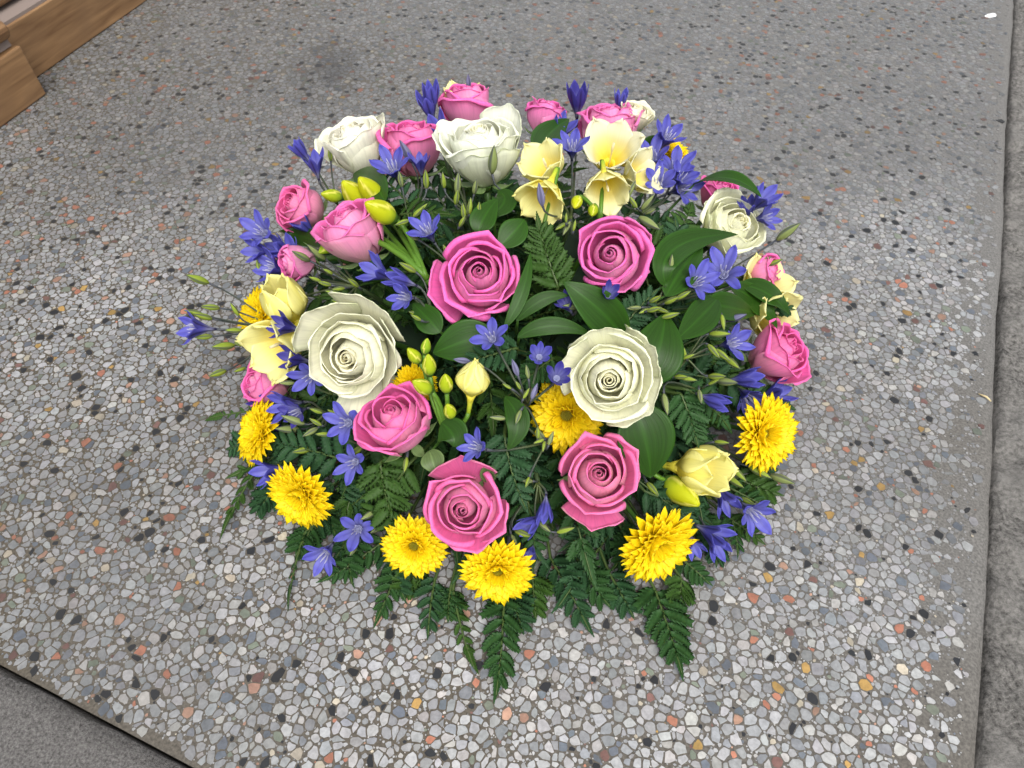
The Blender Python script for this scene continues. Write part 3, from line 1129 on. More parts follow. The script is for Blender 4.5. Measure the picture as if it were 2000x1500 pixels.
white_roses = [
    ("white rose with greenish edges at the upper left, seen from the side", 697, 292, 146, 112, 72, .0, 1, [(20, 1.15, .9, .25, 30, 42), (150, 1.1, .9, .2, 60, 50)]),
    ("tall white rose at the top centre of the posy with one large raised petal", 942, 302, 176, 97, 67, .004, 2, [(40, 1.12, 1.12, .18, 25, 52), (160, 1.08, .98, .2, 50, 55), (285, 1.05, .75, .1, 60, 60)]),
    ("largest white rose on the left of the posy with wavy spread outer petals", 690, 690, 198, 215, 22, .006, 3,
     [(60, 1.28, 1.0, .32, 30, 46), (128, 1.20, 1.0, .26, 25, 50), (285, 1.34, .75, .36, 60, 40), (0, 1.16, .95, .15, 50, 50)]),
    ("creamy white rose right of centre, facing the viewer above a yellow chrysanthemum", 1190, 738, 186, 265, 8, .014, 4,
     [(95, 1.12, .95, .3, 30, 50), (35, 1.16, .9, .3, 40, 36), (320, 1.14, .85, .28, 40, 52), (160, 1.1, .9, .25, 40, 44)]),
    ("white rose at the upper right partly covered by an arching dark leaf", 1424, 450, 146, 40, 46, .0, 5, [(200, 1.1, .85, .15, 40, 60), (120, 1.1, .95, .2, 30, 40)]),
    ("small white rose at the back right, behind the wide pink rose", 1238, 232, 84, 70, 66, -.018, 6, []),
]
for lab, x, y, d, ph, ti, li, sd_, lo in white_roses:
    make_rose('white', lab, x, y, d, ph, ti, li, sd_, lo, group=WG)

# ------------------------------------------------------------------ chrysanthemums
YEL, YEL2 = V3(0.95, 0.77, 0.008), V3(0.95, 0.70, 0.006)


def chrys_petal(i, kind):
    rng = np.random.default_rng(900 + i * 7 + kind * 31)
    nv, nu = 9, 5
    v = np.linspace(0, 1, nv)[:, None]
    u = np.linspace(-1, 1, nu)[None, :]
    w = (0.140 if kind < 2 else 0.11) * (np.sin(math.pi * (0.10 + 0.80 * v ** 0.8)) ** 0.7) * (1 - 0.6 * sstep(0.88, 1.0, v))
    w = w * rng.uniform(0.9, 1.1)
    tipc = 0.05 * np.abs(u) ** 2 * v ** 6
    x = v - tipc + 0.02 * np.sin(u * 3 + i) * v ** 3
    y = w * u + 0.03 * math.sin(i * 2.1) * v ** 2
    curl = rng.uniform(-0.03, 0.08) + (0.16 if kind == 2 else 0.0)
    z = 0.55 * w * u ** 2 * (1 if kind < 2 else 2.0) + curl * v ** 2 - 0.06 * v ** 5
    P = np.stack([x, y, z], -1)
    c = mix(YEL2, YEL, sstep(0.0, 0.55, np.broadcast_to(v, (nv, nu))))
    return sheet("petal", P, M_CHRYS, 0.016, c, c * V3(1, 0.97, 1))


CH_PET = [[chrys_petal(i, k) for i in range(4)] for k in range(3)]


def disc_mesh():
    rng = np.random.default_rng(5)
    vs_, fs, cs = [], [], []
    n = 110
    for k in range(n):
        r = 0.235 * math.sqrt((k + 0.5) / n)
        a = k * 2.39996
        h = 0.10 * (1 - (r / 0.24) ** 2) + 0.035
        c = V3(r * math.cos(a), r * math.sin(a), 0.05)
        d = 0.017
        b = len(vs_)
        for j in range(5):
            vs_.append(c + V3(d * math.cos(j * 1.2566), d * math.sin(j * 1.2566), 0))
        for j in range(5):
            vs_.append(c + V3(0.7 * d * math.cos(j * 1.2566), 0.7 * d * math.sin(j * 1.2566), h))
        fs += [(b + j, b + (j + 1) % 5, b + 5 + (j + 1) % 5, b + 5 + j) for j in range(5)] + [tuple(b + 5 + j for j in range(5))]
        col = mix(V3(0.36, 0.36, 0.03), V3(0.62, 0.48, 0.02), r / 0.24)
        cs += [col] * 10
    b = len(vs_)
    for j in range(16):
        vs_.append(V3(0.24 * math.cos(j * math.pi / 8), 0.24 * math.sin(j * math.pi / 8), 0.07))
    fs.append(tuple(b + j for j in range(16)))
    cs += [V3(0.20, 0.19, 0.015)] * 16
    return mk_mesh("disc", vs_, fs, M_CHRYS, np.array(cs), np.zeros((len(vs_), 2)), smooth=False)


CH_DISC = disc_mesh()
CH_CALYX = lathe("calyx", [(0.02, -0.16), (0.10, -0.15), (0.26, -0.05), (0.28, 0.03), (0.02, 0.06)], 14, M_GREEN, lambda v, a: (0.06, 0.12, 0.03))


def make_chrys(label, px, py, dia, phi, tilt, spread=1.0, lift=0.0, seed=0, s=1.0):
    rng = np.random.default_rng(seed + 500)
    P = dome(px, py, lift, s, 0.046)
    ax = axis_at(P, phi, tilt)
    R = px2m(dia / 2, P) / 0.94
    O = P - ax * R * 0.30
    base = foam_point(P)
    t = thing("yellow_chrysanthemum", label, "chrysanthemum", base, "yellow chrysanthemums in the posy")
    M = frame(O, ax, CR, R)
    layers = [(26, 0.98, 88, 0), (26, 0.96, 79, 0), (24, 0.90, 70, 0), (22, 0.80, 60, 1), (18, 0.66, 50, 1), (13, 0.46, 38, 2)]
    for li, (n, ln, an, kind) in enumerate(layers):
        for k in range(n):
            a = (k + 0.5 * (li % 2) + rng.uniform(-0.28, 0.28)) * 2 * math.pi / n
            el = math.radians(an * spread + rng.uniform(-5, 5))
            L_ = ln * rng.uniform(0.88, 1.08)
            d = V3(math.cos(a) * math.sin(el), math.sin(a) * math.sin(el), math.cos(el))
            up = nrm(V3(-math.cos(a) * math.cos(el), -math.sin(a) * math.cos(el), math.sin(el)))
            o_ = V3(math.cos(a) * 0.20, math.sin(a) * 0.20, 0.02 + 0.012 * li)
            y = np.cross(up, d)
            Mp = Matrix(((d[0], y[0], up[0], o_[0]), (d[1], y[1], up[1], o_[1]), (d[2], y[2], up[2], o_[2]), (0, 0, 0, 1)))
            Mp = Mp @ Matrix.Rotation(rng.uniform(-0.14, 0.14), 4, 'X') @ Matrix.Diagonal((L_, rng.uniform(0.85, 1.1), 1.0, 1))
            part("petal", CH_PET[kind][rng.integers(4)], t, M @ Mp)
    part("disc", CH_DISC, t, M)
    part("calyx", CH_CALYX, t, M)
    B = np.array((M @ Vector((0, 0, -0.14)))[:])
    part("stem", tube("stem", bez(base, B - ax * np.linalg.norm(B - base) * 0.4, B, 6), 0.002, M_GREEN, GREEN_STEM), t)


for a in [
    ("yellow chrysanthemum at the left edge of the posy, seen edge-on below the pink rose", 498, 843, 108, 170, 62, 0.9, .010, 1),
    ("yellow chrysanthemum at the lower left fanning out towards the bare stone", 582, 974, 120, 225, 50, 0.88, .032, 2),
    ("yellow chrysanthemum with a green centre, left of the bottom pink rose", 807, 1070, 108, 250, 26, 0.95, .020, 3),
    ("lowest yellow chrysanthemum, directly under the bottom pink rose", 972, 1122, 120, 268, 36, 0.92, .0, 4),
    ("largest yellow chrysanthemum, at the lower right of the posy", 1288, 1070, 142, 308, 50, 0.88, .032, 5),
    ("yellow chrysanthemum at the right edge of the posy below the pink side rose", 1500, 848, 128, 350, 44, 0.86, .012, 6),
    ("yellow chrysanthemum tucked under the creamy white rose, open centre visible", 1104, 814, 128, 230, 18, 0.98, -.026, 7),
    ("yellow chrysanthemum at the left edge, behind the pale yellow freesia", 500, 616, 100, 165, 60, 0.9, -.012, 8),
    ("yellow chrysanthemum at the back right, behind the cluster of blue flowers", 1312, 292, 74, 60, 66, 0.9, -.02, 9),
    ("yellow chrysanthemum hidden between the largest white rose and the lime buds", 812, 752, 74, 270, 30, 0.9, -.018, 10),
]:
    make_chrys(*a)

# ------------------------------------------------------------------ freesias
F_PALE, F_YEL, F_DEEP, F_GRN = V3(0.91, 0.88, 0.36), V3(0.93, 0.83, 0.09), V3(0.93, 0.74, 0.03), V3(0.46, 0.58, 0.03)


def freesia_petal(opn, white, seed):
    rng = np.random.default_rng(seed)
    nv, nu = 15, 9
    v = np.linspace(0, 1, nv)[:, None]
    u = np.linspace(-1, 1, nu)[None, :]
    k = rng.uniform(0, 6)
    # narrow throat, then a goblet that opens
    r = 0.05 + 0.27 * sstep(0.05, 0.55, v) + opn * 0.42 * sstep(0.45, 1.0, v) - (1 - opn) ** 2 * 0.29 * sstep(0.45, 1.0, v)
    z = 1.02 * v - opn * 0.22 * v ** 3
    hw = 0.05 + 0.31 * np.sin(math.pi * np.clip((v - 0.08) * 0.92 + 0.06, 0, 1)) ** 0.85 * sstep(0.05, 0.6, v)
    hw = np.maximum(hw * np.sqrt(np.clip(1.04 - v ** 5, 0, 1)), 0.012)
    Rc = r + 0.10 + 0.5 * opn * v
    y = u * hw
    x = r - Rc * (1 - np.cos(np.clip(y / Rc, -1.4, 1.4))) * (1 - 0.3 * opn)
    yy = Rc * np.sin(np.clip(y / Rc, -1.4, 1.4))
    wv = (0.02 + 0.03 * opn) * np.sin(5 * u + k) * v ** 3
    P = np.stack([x + wv, yy, z - 0.05 * np.abs(u) ** 2 * v ** 4 + wv * 0.6], -1)
    V_ = np.broadcast_to(v, (nv, nu))
    U_ = np.broadcast_to(u, (nv, nu))
    top = mix(F_PALE, V3(0.87, 0.85, 0.66), white)
    cin = mix(F_DEEP, top, sstep(0.15, 0.75, V_))
    cout = mix(mix(F_YEL, F_GRN, 0.25), top, sstep(0.05, 0.8, V_))
    cout = mix(cout, F_YEL, (0.5 - 0.35 * white) * np.exp(-(U_ * 2.2) ** 2) * sstep(0.1, 0.5, V_))
    return sheet("petal", P, M_FREE, 0.014, cout, cin)


_FP = {}


def fpet(opn, white, i):
    k = (round(opn, 1), round(white, 1), i)
    if k not in _FP:
        _FP[k] = freesia_petal(opn, white, hash(k) % 9999)
    return _FP[k]


F_TUBE = lathe("bloom", [(0.03, -0.34), (0.045, -0.30), (0.05, -0.1), (0.075, 0.06), (0.13, 0.22), (0.10, 0.21), (0.04, 0.05), (0.01, 0.03)], 12, M_FREE,
               lambda v, a: tuple(mix(F_GRN * V3(0.7, 1, 1), F_YEL, sstep(0.0, 0.5, v))))
F_STAM = tube("stamen", bez(V3(0, 0, 0.1), V3(0.02, 0, 0.4), V3(0.05, 0.03, 0.74), 6), [0.012, 0.012, 0.012, 0.014, 0.03, 0.02], M_FREE, (0.86, 0.80, 0.55), n=6)


def freesia_bud_mesh(green):
    prof = []
    for i in range(13):
        t = i / 12
        r = 0.30 * math.sin(math.pi * (0.06 + 0.90 * t ** 0.85)) ** 0.8 * (1 - 0.15 * t)
        prof.append((max(r, 0.012), t - 0.05))

    def cf(v, a):
        c = mix(mix(F_GRN, V3(0.12, 0.28, 0.03), green), mix(V3(0.44, 0.47, 0.008), V3(0.24, 0.38, 0.015), green), sstep(0.05, 0.7, v))
        seam = math.cos(a * 1.5 + 1.2 * v) ** 2
        c = mix(c, V3(0.16, 0.30, 0.02), 0.45 * float(sstep(0.5, 0.0, v)))
        if seam > 0.95:
            c = mix(c, V3(0.80, 0.72, 0.16), 0.7)
        elif seam > 0.75:
            c = c * 0.82
        return tuple(c)
    return lathe("bud", prof, 24, M_BUD, cf)


F_BUD = [freesia_bud_mesh(0.0), freesia_bud_mesh(0.45), freesia_bud_mesh(0.95)]
F_BRACT = lathe("bract", [(0.05, -0.12), (0.14, -0.08), (0.20, 0.05), (0.235, 0.20), (0.20, 0.24), (0.05, 0.15)], 14, M_GREEN, lambda v, a: tuple(mix((0.05, 0.13, 0.02), (0.11, 0.22, 0.03), v)))


def make_freesia(label, hub, blooms, buds, stem_r=0.0022):
    """blooms: (px,py,len_px,phi,tilt,open,white,lift); buds: (px,py,len_px,phi,tilt,green,lift)"""
    Hb = dome(hub[0], hub[1], hub[2], 0.95)
    base = foam_point(Hb)
    t = thing("freesia_stem", label, "freesia", base, "freesia stems in the posy")
    part("stem", tube("stem", bez(base, (base + Hb) / 2 + dome_n(Hb) * 0.012, Hb, 7), stem_r, M_GREEN, (0.07, 0.17, 0.02)), t)
    ends = []
    for i, (x, y, ln, ph, ti, op, wh, li) in enumerate(blooms):
        P = dome(x, y, li, 1.0, 0.04)
        ax = axis_at(P, ph, ti)
        sc = px2m(ln, P)
        O = P - ax * sc * (0.62 - 0.12 * math.sin(math.radians(ti)))
        M = frame(O, ax, CR, sc, i * 0.7)
        b = part("bloom", F_TUBE, t, M)
        for k in range(6):
            inner = k % 2
            part("petal", fpet(op, wh, k % 3), b, M @ Matrix.Rotation(k * math.pi / 3 + 0.05, 4, 'Z') @ Matrix.Diagonal((0.92 if inner else 1.04, 1.0, 1.0 - 0.04 * inner, 1)))
        if op > 0.35:
            part("stamen", F_STAM, b, M)
        ends.append((np.array((M @ Vector((0, 0, -0.33)))[:]), ax))
    for (x, y, ln, ph, ti, gr, li) in buds:
        P = dome(x, y, li)
        ax = axis_at(P, ph, ti)
        sc = px2m(ln, P)
        M = frame(P - ax * sc * 0.45, ax, CR, sc, x)
        b = part("bud", F_BUD[0 if gr < 0.3 else 1 if gr < 0.7 else 2], t, M)
        part("bract", F_BRACT, b, M)
        ends.append((np.array((M @ Vector((0, 0, -0.1)))[:]), ax))
    for (E, ax) in ends:
        L_ = np.linalg.norm(E - Hb)
        part("stalk", tube("stalk", bez3(Hb, Hb + dome_n(Hb) * L_ * 0.2, E - ax * L_ * 0.35, E, 7), stem_r * 0.75, M_GREEN, (0.09, 0.20, 0.02)), t)


make_freesia("freesia with one wide pale yellow bloom right of the tall white rose", (1060, 450, -.004), [(1064, 328, 100, 120, 50, .5, .4, .002), (1062, 384, 96, 245, 46, .6, .1, .012)], [])
make_freesia("cream and yellow freesia cluster with an open throat at the top of the posy", (1170, 430, -.004),
             [(1192, 296, 108, 85, 38, .6, .95, .000), (1184, 366, 96, 280, 38, .5, .5, .014), (1245, 340, 84, 20, 55, .6, .8, .002)],
             [(1126, 396, 40, 250, 30, .0, .010), (1158, 412, 36, 260, 30, .4, .008)])
make_freesia("pale yellow freesia with two blooms at the left edge of the posy", (628, 640, -.006),
             [(558, 592, 124, 118, 58, .2, .1, .006), (546, 674, 128, 210, 50, .5, .2, .012)], [])
make_freesia("freesia with one closed yellow flower and lime buds near the middle", (880, 850, -.004),
             [(924, 742, 100, 82, 52, .0, .0, .012)],
             [(808, 694, 44, 130, 50, .5, .010), (838, 712, 50, 95, 50, .5, .012), (824, 754, 54, 150, 45, .4, .014), (871, 748, 50, 95, 40, .4, .014), (878, 802, 44, 110, 35, .4, .010), (832, 676, 36, 80, 55, .9, .008)])
make_freesia("half closed yellow freesia with a lime bud at the lower right of the posy", (1275, 925, -.004),
             [(1366, 918, 134, 352, 58, .3, .0, .012)], [(1332, 962, 92, 322, 55, .0, .012), (1384, 968, 26, 330, 60, .9, .006)])
make_freesia("pale yellow freesia between leaves at the right edge of the posy", (1420, 600, -.008),
             [(1488, 560, 100, 40, 48, .6, .3, -.004), (1500, 612, 110, 340, 50, .5, .3, -.004)], [])
make_freesia("freesia spray of large lime green buds at the upper left of the posy", (835, 545, -.002), [],
             [(692, 380, 82, 130, 48, .0, .016), (742, 412, 80, 150, 48, .1, .020), (722, 372, 76, 128, 50, .1, .010), (648, 382, 46, 170, 58, .6, .010), (648, 438, 50, 175, 58, .8, .012), (640, 482, 46, 215, 60, .95, .012)], 0.0030)
make_freesia("pale yellow freesia tips poking up behind the back pink rose", (900, 240, -.02), [(902, 196, 74, 95, 72, .5, .3, -.024)], [(843, 236, 30, 95, 70, .2, -.014)])

# ------------------------------------------------------------------ brodiaea (blue star flowers on thin stalks)
B_BLUE, B_DEEP, B_PALE, B_DARK = V3(0.115, 0.115, 0.53), V3(0.055, 0.045, 0.29), V3(0.42, 0.44, 0.74), V3(0.018, 0.015, 0.07)


def bro_tepal(opn, i, dark):
    rng = np.random.default_rng(70 + i)
    nv, nu = 15, 7
    v = np.linspace(0, 1, nv)[:, None]
    u = np.linspace(-1, 1, nu)[None, :]
    r = 0.035 + 0.16 * sstep(0.0, 0.6, v) + opn * (0.38 + 0.06 * (i % 3 - 1)) * sstep(0.42, 1.0, v) + 0.05 * v
    z = 0.98 * v - opn * 0.26 * sstep(0.55, 1.0, v)
    blade = np.sin(math.pi * np.clip((v - 0.36) / 0.64, 0, 1) ** 0.80) ** 0.8
    hw = np.where(v < 0.45, r * 0.60, np.maximum(r * 0.60 * (1 - sstep(0.40, 0.62, v)), 0)) * np.ones_like(v)
    hw = np.maximum(hw, (0.150 if i % 2 else 0.125) * blade)
    hw = np.maximum(hw, 0.004)
    Rc = np.maximum(r, 0.03) * (1 + 3 * sstep(0.5, 0.9, v))
    y = u * hw
    tw = 0.10 * (rng.random() - 0.5) * v ** 2
    x = r - Rc * (1 - np.cos(np.clip(y / Rc, -1.4, 1.4)))
    P = np.stack([x, Rc * np.sin(np.clip(y / Rc, -1.4, 1.4)) + tw, z + 0.10 * np.abs(u) * hw - 0.02 * np.exp(-(u * 3) ** 2) * blade], -1)
    V_ = np.broadcast_to(v, (nv, nu))
    U_ = np.broadcast_to(u, (nv, nu))
    rib = np.exp(-(U_ * 3.4) ** 2)
    bl = mix(B_BLUE, B_DEEP, dark)
    cin = mix(mix(bl, B_PALE, 0.45 * sstep(0.75, 0.35, V_)), B_DEEP, 0.45 * rib)
    cout = mix(mix(mix(bl, B_DEEP, 0.15), V3(0.40, 0.42, 0.55), 0.75 * sstep(0.45, 0.1, V_)), B_DARK, 0.85 * rib * sstep(1.0, 0.8, V_))
    cout = mix(cout, B_DARK, 0.6 * sstep(0.12, 0.0, V_))
    return sheet("tepal", P, M_BLUE, 0.012, cout, cin)


_BT = {}


def btep(opn, i, dark):
    k = (round(opn, 1), i, dark > 0.5)
    if k not in _BT:
        _BT[k] = bro_tepal(k[0], i, 0.8 if k[2] else 0.0)
    return _BT[k]


B_TUBE = lathe("bloom", [(0.02, -0.06), (0.04, -0.03), (0.045, 0.05), (0.075, 0.18), (0.115, 0.34), (0.10, 0.34), (0.05, 0.12), (0.01, 0.1)], 10, M_BLUE,
               lambda v, a: tuple(mix(B_DARK, V3(0.33, 0.35, 0.55), sstep(0.1, 0.6, v))))


def bro_stamens():
    vs_, fs = [], []
    for k in range(6):
        a = k * math.pi / 3 + 0.3
        r0, r1 = 0.05, 0.075 if k % 2 else 0.13
        c = [V3(r0 * math.cos(a), r0 * math.sin(a), 0.30), V3(r1 * math.cos(a), r1 * math.sin(a), 0.56), V3(r1 * 1.1 * math.cos(a), r1 * 1.1 * math.sin(a), 0.70)]
        rr = [0.010, 0.019, 0.009]
        b = len(vs_)
        for p, q in zip(c, rr):
            for j in range(5):
                vs_.append(p + V3(q * math.cos(j * 1.2566), q * math.sin(j * 1.2566), 0))
        for i in range(2):
            fs += [(b + i * 5 + j, b + i * 5 + (j + 1) % 5, b + (i + 1) * 5 + (j + 1) % 5, b + (i + 1) * 5 + j) for j in range(5)]
        fs.append(tuple(b + 10 + j for j in range(5)))
    return mk_mesh("stamens", vs_, fs, M_FREE, np.broadcast_to(V3(0.52, 0.52, 0.66), (len(vs_), 3)), np.zeros((len(vs_), 2)))


B_STAM = bro_stamens()


def bro_bud(kind):
    prof = []
    for i in range(13):
        t = i / 12
        r = 0.172 * math.sin(math.pi * (0.05 + 0.93 * t ** 0.9)) ** 0.85 * (1 - 0.25 * t)
        prof.append((max(r, 0.012), t))
    green = [V3(0.22, 0.30, 0.03), V3(0.20, 0.25, 0.08), V3(0.18, 0.18, 0.30)][kind]

    def cf(v, a):
        s_ = abs(math.cos(1.5 * a))
        c = mix(green, green * 1.25 + 0.05, 0.5 * s_)
        k = 0.9 * float(sstep(0.80, 0.97, s_)) * (0.5 + 0.5 * v) + 0.6 * float(sstep(0.88, 1.0, v))
        return tuple(mix(c, V3(0.03, 0.028, 0.07), min(1, k)))
    return lathe("bud", prof, 24, M_BUD, cf)


B_BUD = [bro_bud(0), bro_bud(1), bro_bud(2)]


def make_brodiaea(label, hub, blooms, buds, extra=5, seed=0):
    """hub (px,py,depth scale); blooms (px,py,phi,tilt,open[,len,lift,dark]); buds (px,py,phi[,len,kind,lift])"""
    rng = np.random.default_rng(seed + 40)
    Hb = dome(hub[0], hub[1], 0.0, hub[2])
    base = foam_point(Hb)
    t = thing("brodiaea_stem", label, "brodiaea", base, "blue brodiaea stems in the posy")
    part("stem", tube("stem", bez(base, (base + Hb) / 2 + dome_n(Hb) * 0.01, Hb, 6), 0.0017, M_GREEN, (0.035, 0.06, 0.02)), t)
    ends = []
    for i, b_ in enumerate(blooms):
        x, y, ph, ti, op = b_[:5]
        ln = b_[5] if len(b_) > 5 else 84
        li = b_[6] if len(b_) > 6 else 0.018
        dk = b_[7] if len(b_) > 7 else 0
        P = dome(x, y, li, 1.0, 0.030)
        ax = axis_at(P, ph, ti)
        sc = px2m(ln, P) * 0.80
        M = frame(P - ax * sc * 0.58, ax, CR, sc, rng.uniform(0, 6.28))
        b = part("bloom", B_TUBE, t, M)
        for k in range(6):
            part("tepal", btep(op, (k + i) % 6, dk), b, M @ Matrix.Rotation(k * math.pi / 3 + rng.uniform(-0.1, 0.1), 4, 'Z') @ Matrix.Scale(rng.uniform(0.93, 1.06), 4))
        if op > 0.4:
            part("stamens", B_STAM, b, M)
        ends.append((np.array((M @ Vector((0, 0, -0.05)))[:]), ax, 0.0009))
    bl = [tuple(b_) for b_ in buds]
    for _ in range(extra):
        a = rng.uniform(0, 360)
        rr = rng.uniform(14, 42)
        if any((hub[0] + rr * math.cos(math.radians(a)) - r[1]) ** 2 + (hub[1] - rr * math.sin(math.radians(a)) - r[2]) ** 2 < (r[3] * 0.6) ** 2 for r in pink_roses + white_roses):
            continue
        bl.append((hub[0] + rr * math.cos(math.radians(a)), hub[1] - rr * math.sin(math.radians(a)), a, rng.uniform(26, 42), int(rng.integers(0, 2)), rng.uniform(-.006, .004)))
    for b_ in bl:
        x, y, ph = b_[:3]
        ln = b_[3] if len(b_) > 3 else 44
        kd = b_[4] if len(b_) > 4 else int(rng.integers(0, 2))
        li = b_[5] if len(b_) > 5 else 0.012
        P = dome(x, y, li, 1.0, 0.022)
        ax = axis_at(P, ph, rng.uniform(52, 75))
        sc = px2m(ln, P)
        M = frame(P - ax * sc * 0.5, ax, CR, sc, rng.uniform(0, 6.28))
        part("bud", B_BUD[kd], t, M)
        ends.append((np.array((M @ Vector((0, 0, 0.02)))[:]), ax, 0.0007))
    for (E, ax, r) in ends:
        L_ = np.linalg.norm(E - Hb)
        part("stalk", tube("stalk", bez3(Hb, Hb + nrm(E - Hb + dome_n(Hb) * 0.01) * L_ * 0.3, E - ax * L_ * 0.35, E, 8), [r * 1.1] * 7 + [r * 1.5], M_GREEN,
                           np.linspace(0, 1, 8)[:, None] * (V3(0.04, 0.045, 0.06) - V3(0.07, 0.10, 0.02)) + V3(0.07, 0.10, 0.02), n=5), t)


make_brodiaea("tall pair of closed blue flowers standing up left of the back pink rose", (868, 300, .96),
              [(842, 186, 95, 68, .0, 80, -.004), (836, 204, 105, 66, .1, 84, -.006)], [(915, 160, 92, 34, 2, -.02)], 1, 1)
make_brodiaea("blue flower leaning left against the tall white rose, with striped buds", (915, 420, .95),
              [(850, 256, 118, 60, .3, 108, .012)], [(893, 296, 85, 46, 1, .014), (866, 352, 95, 36, 0), (894, 358, 85, 44, 1), (892, 385, 80, 36, 0), (928, 365, 80, 36, 1), (905, 412, 95, 34, 0), (918, 402, 85, 34, 0), (935, 410, 85, 36, 0), (903, 432, 60, 30, 0)], 3, 2)
make_brodiaea("blue flower with spread petals in front of the upper left white rose", (800, 430, .95),
              [(764, 322, 112, 46, .6, 100, .020), (820, 316, 95, 62, .4, 66, -.002)], [(793, 296, 118, 54, 2, .016), (832, 350, 92, 40, 0), (782, 350, 100, 34, 1)], 3, 3)
make_brodiaea("two small blue flowers sticking out left of the upper left white rose", (660, 400, .93),
              [(585, 292, 128, 70, .1, 66, .004), (614, 316, 100, 66, .3, 78, .004)], [(645, 300, 90, 30, 0, .0)], 1, 4)
make_brodiaea("dense cluster of blue flowers at the upper left edge of the posy", (700, 560, .92),
              [(506, 450, 150, 42, .7, 92, .004), (592, 438, 135, 62, .2, 70, .016), (500, 488, 175, 60, .4, 80, .002), (527, 522, 165, 60, .5, 100, .012), (562, 492, 130, 60, .4, 96, .014), (542, 484, 150, 60, .3, 80, .004)],
              [(588, 500, 150, 46, 1), (618, 492, 140, 48, 1), (634, 554, 165, 30, 0), (650, 572, 165, 34, 0), (505, 520, 100, 30, 0, .0), (690, 552, 140, 32, 0), (615, 545, 160, 28, 0), (640, 530, 150, 26, 0), (660, 590, 160, 30, 0)], 5, 5)
make_brodiaea("three blue flowers above the largest white rose, left of the central pink rose", (850, 625, .95),
              [(733, 528, 150, 56, .4, 96, .022), (778, 545, 160, 66, .1, 84, .016), (786, 580, 175, 34, .5, 84, .028)], [(796, 522, 150, 42, 0, .014), (812, 620, 150, 26, 0)], 2, 6)
make_brodiaea("single blue flower right of the lime freesia buds, above the central pink rose", (885, 520, .95),
              [(832, 446, 120, 44, .6, 92, .018)], [(806, 462, 150, 30, 1, .01), (872, 490, 120, 34, 0, .01)], 4, 7)
make_brodiaea("long thin stalks with green buds and one blue flower reaching far out to the left", (560, 645, .93),
              [(376, 640, 176, 70, .5, 92, -.004)], [(386, 545, 158, 50, 0, -.006), (411, 600, 175, 40, 0, -.006), (379, 611, 165, 40, 0, -.006), (396, 618, 165, 42, 0, -.006), (458, 604, 120, 32, 0, -.004), (398, 658, 185, 36, 0, -.006), (456, 645, 180, 34, 0, -.004), (436, 676, 185, 52, 0, -.004), (474, 671, 180, 40, 0, -.004), (425, 729, 200, 42, 0, -.004), (468, 722, 200, 28, 0, -.004)], 0, 8)
make_brodiaea("dark blue flower lying over the pale yellow freesia on the left", (650, 655, .97),
              [(552, 636, 165, 62, .4, 84, .034, 1)], [(601, 655, 178, 36, 1, .022)], 1, 9)
make_brodiaea("blue flower hanging between the left pink rose and the largest white rose", (650, 770, .93),
              [(602, 738, 215, 26, .7, 88, .016), (570, 700, 170, 62, .3, 84, .002, 1)], [(560, 748, 180, 32, 1, .02)], 2, 10)
make_brodiaea("cluster of dark blue flowers over the left pink rose", (640, 808, .94),
              [(520, 772, 168, 66, .2, 100, .018, 1), (552, 792, 190, 56, .4, 96, .018), (532, 836, 180, 68, .0, 74, .010), (575, 806, 200, 40, .6, 76, .008, 1)],
              [(572, 820, 160, 50, 1, .016), (562, 838, 178, 54, 1, .016), (606, 844, 210, 36, 1, .014), (617, 802, 160, 30, 0, .01), (616, 824, 150, 30, 0, .01), (650, 806, 150, 28, 0, .006)], 2, 11)
make_brodiaea("two blue star flowers left of the pink rose with the bruised petal", (710, 870, .92),
              [(672, 826, 180, 24, .8, 96, .020), (686, 905, 200, 28, .8, 84, .014)], [(590, 880, 190, 42, 0, .012), (630, 848, 180, 30, 0, .01)], 2, 12)
make_brodiaea("pale blue flower peeping out behind the lower left chrysanthemum", (610, 915, .94),
              [(520, 922, 195, 66, .4, 88, .016)], [], 0, 13)
make_brodiaea("two blue star flowers low at the lower left, above the bare stone", (760, 1010, .92),
              [(696, 1036, 220, 14, .8, 92, .040), (630, 1088, 235, 48, .7, 92, .016)], [(722, 1005, 210, 46, 1, .01), (738, 1030, 220, 46, 1, .01), (690, 1075, 240, 30, 1, .0), (792, 908, 260, 34, 0, .014)], 1, 14)
make_brodiaea("single blue flower facing left above the bottom pink rose", (1065, 865, .95),
              [(926, 872, 165, 36, .7, 84, .024)], [(972, 816, 175, 34, 1, .012), (1012, 815, 250, 34, 1, .016), (1050, 845, 90, 30, 0, .01), (1052, 862, 200, 26, 0, .01), (1076, 856, 70, 32, 1, .014), (1062, 872, 260, 26, 0, .01), (1030, 942, 250, 26, 0, .01)], 1, 15)
make_brodiaea("blue star flower right below the central pink rose, with two darker blooms beside it", (1030, 790, .96),
              [(958, 656, 120, 24, .7, 88, .022), (1054, 693, 80, 18, .4, 72, .018), (1090, 734, 60, 22, .4, 78, .022, 1)],
              [(902, 704, 172, 40, 2, .014), (1006, 718, 110, 40, 2, .016), (1030, 726, 100, 30, 1), (990, 754, 150, 22, 0), (1012, 752, 120, 22, 0), (1044, 764, 70, 38, 2, .014), (1028, 768, 60, 26, 0)], 3, 16)
make_brodiaea("tall blue flower in front of the cream freesia, with a dark closed one behind", (1115, 430, .96),
              [(1117, 282, 92, 44, .6, 88, .020), (1128, 190, 90, 66, .1, 92, -.008, 1), (1097, 250, 62, 62, .3, 84, .004)], [(963, 312, 85, 62, 1, .03), (1056, 380, 100, 50, 2, .03), (1106, 425, 90, 22, 0), (1122, 440, 80, 24, 0)], 2, 17)
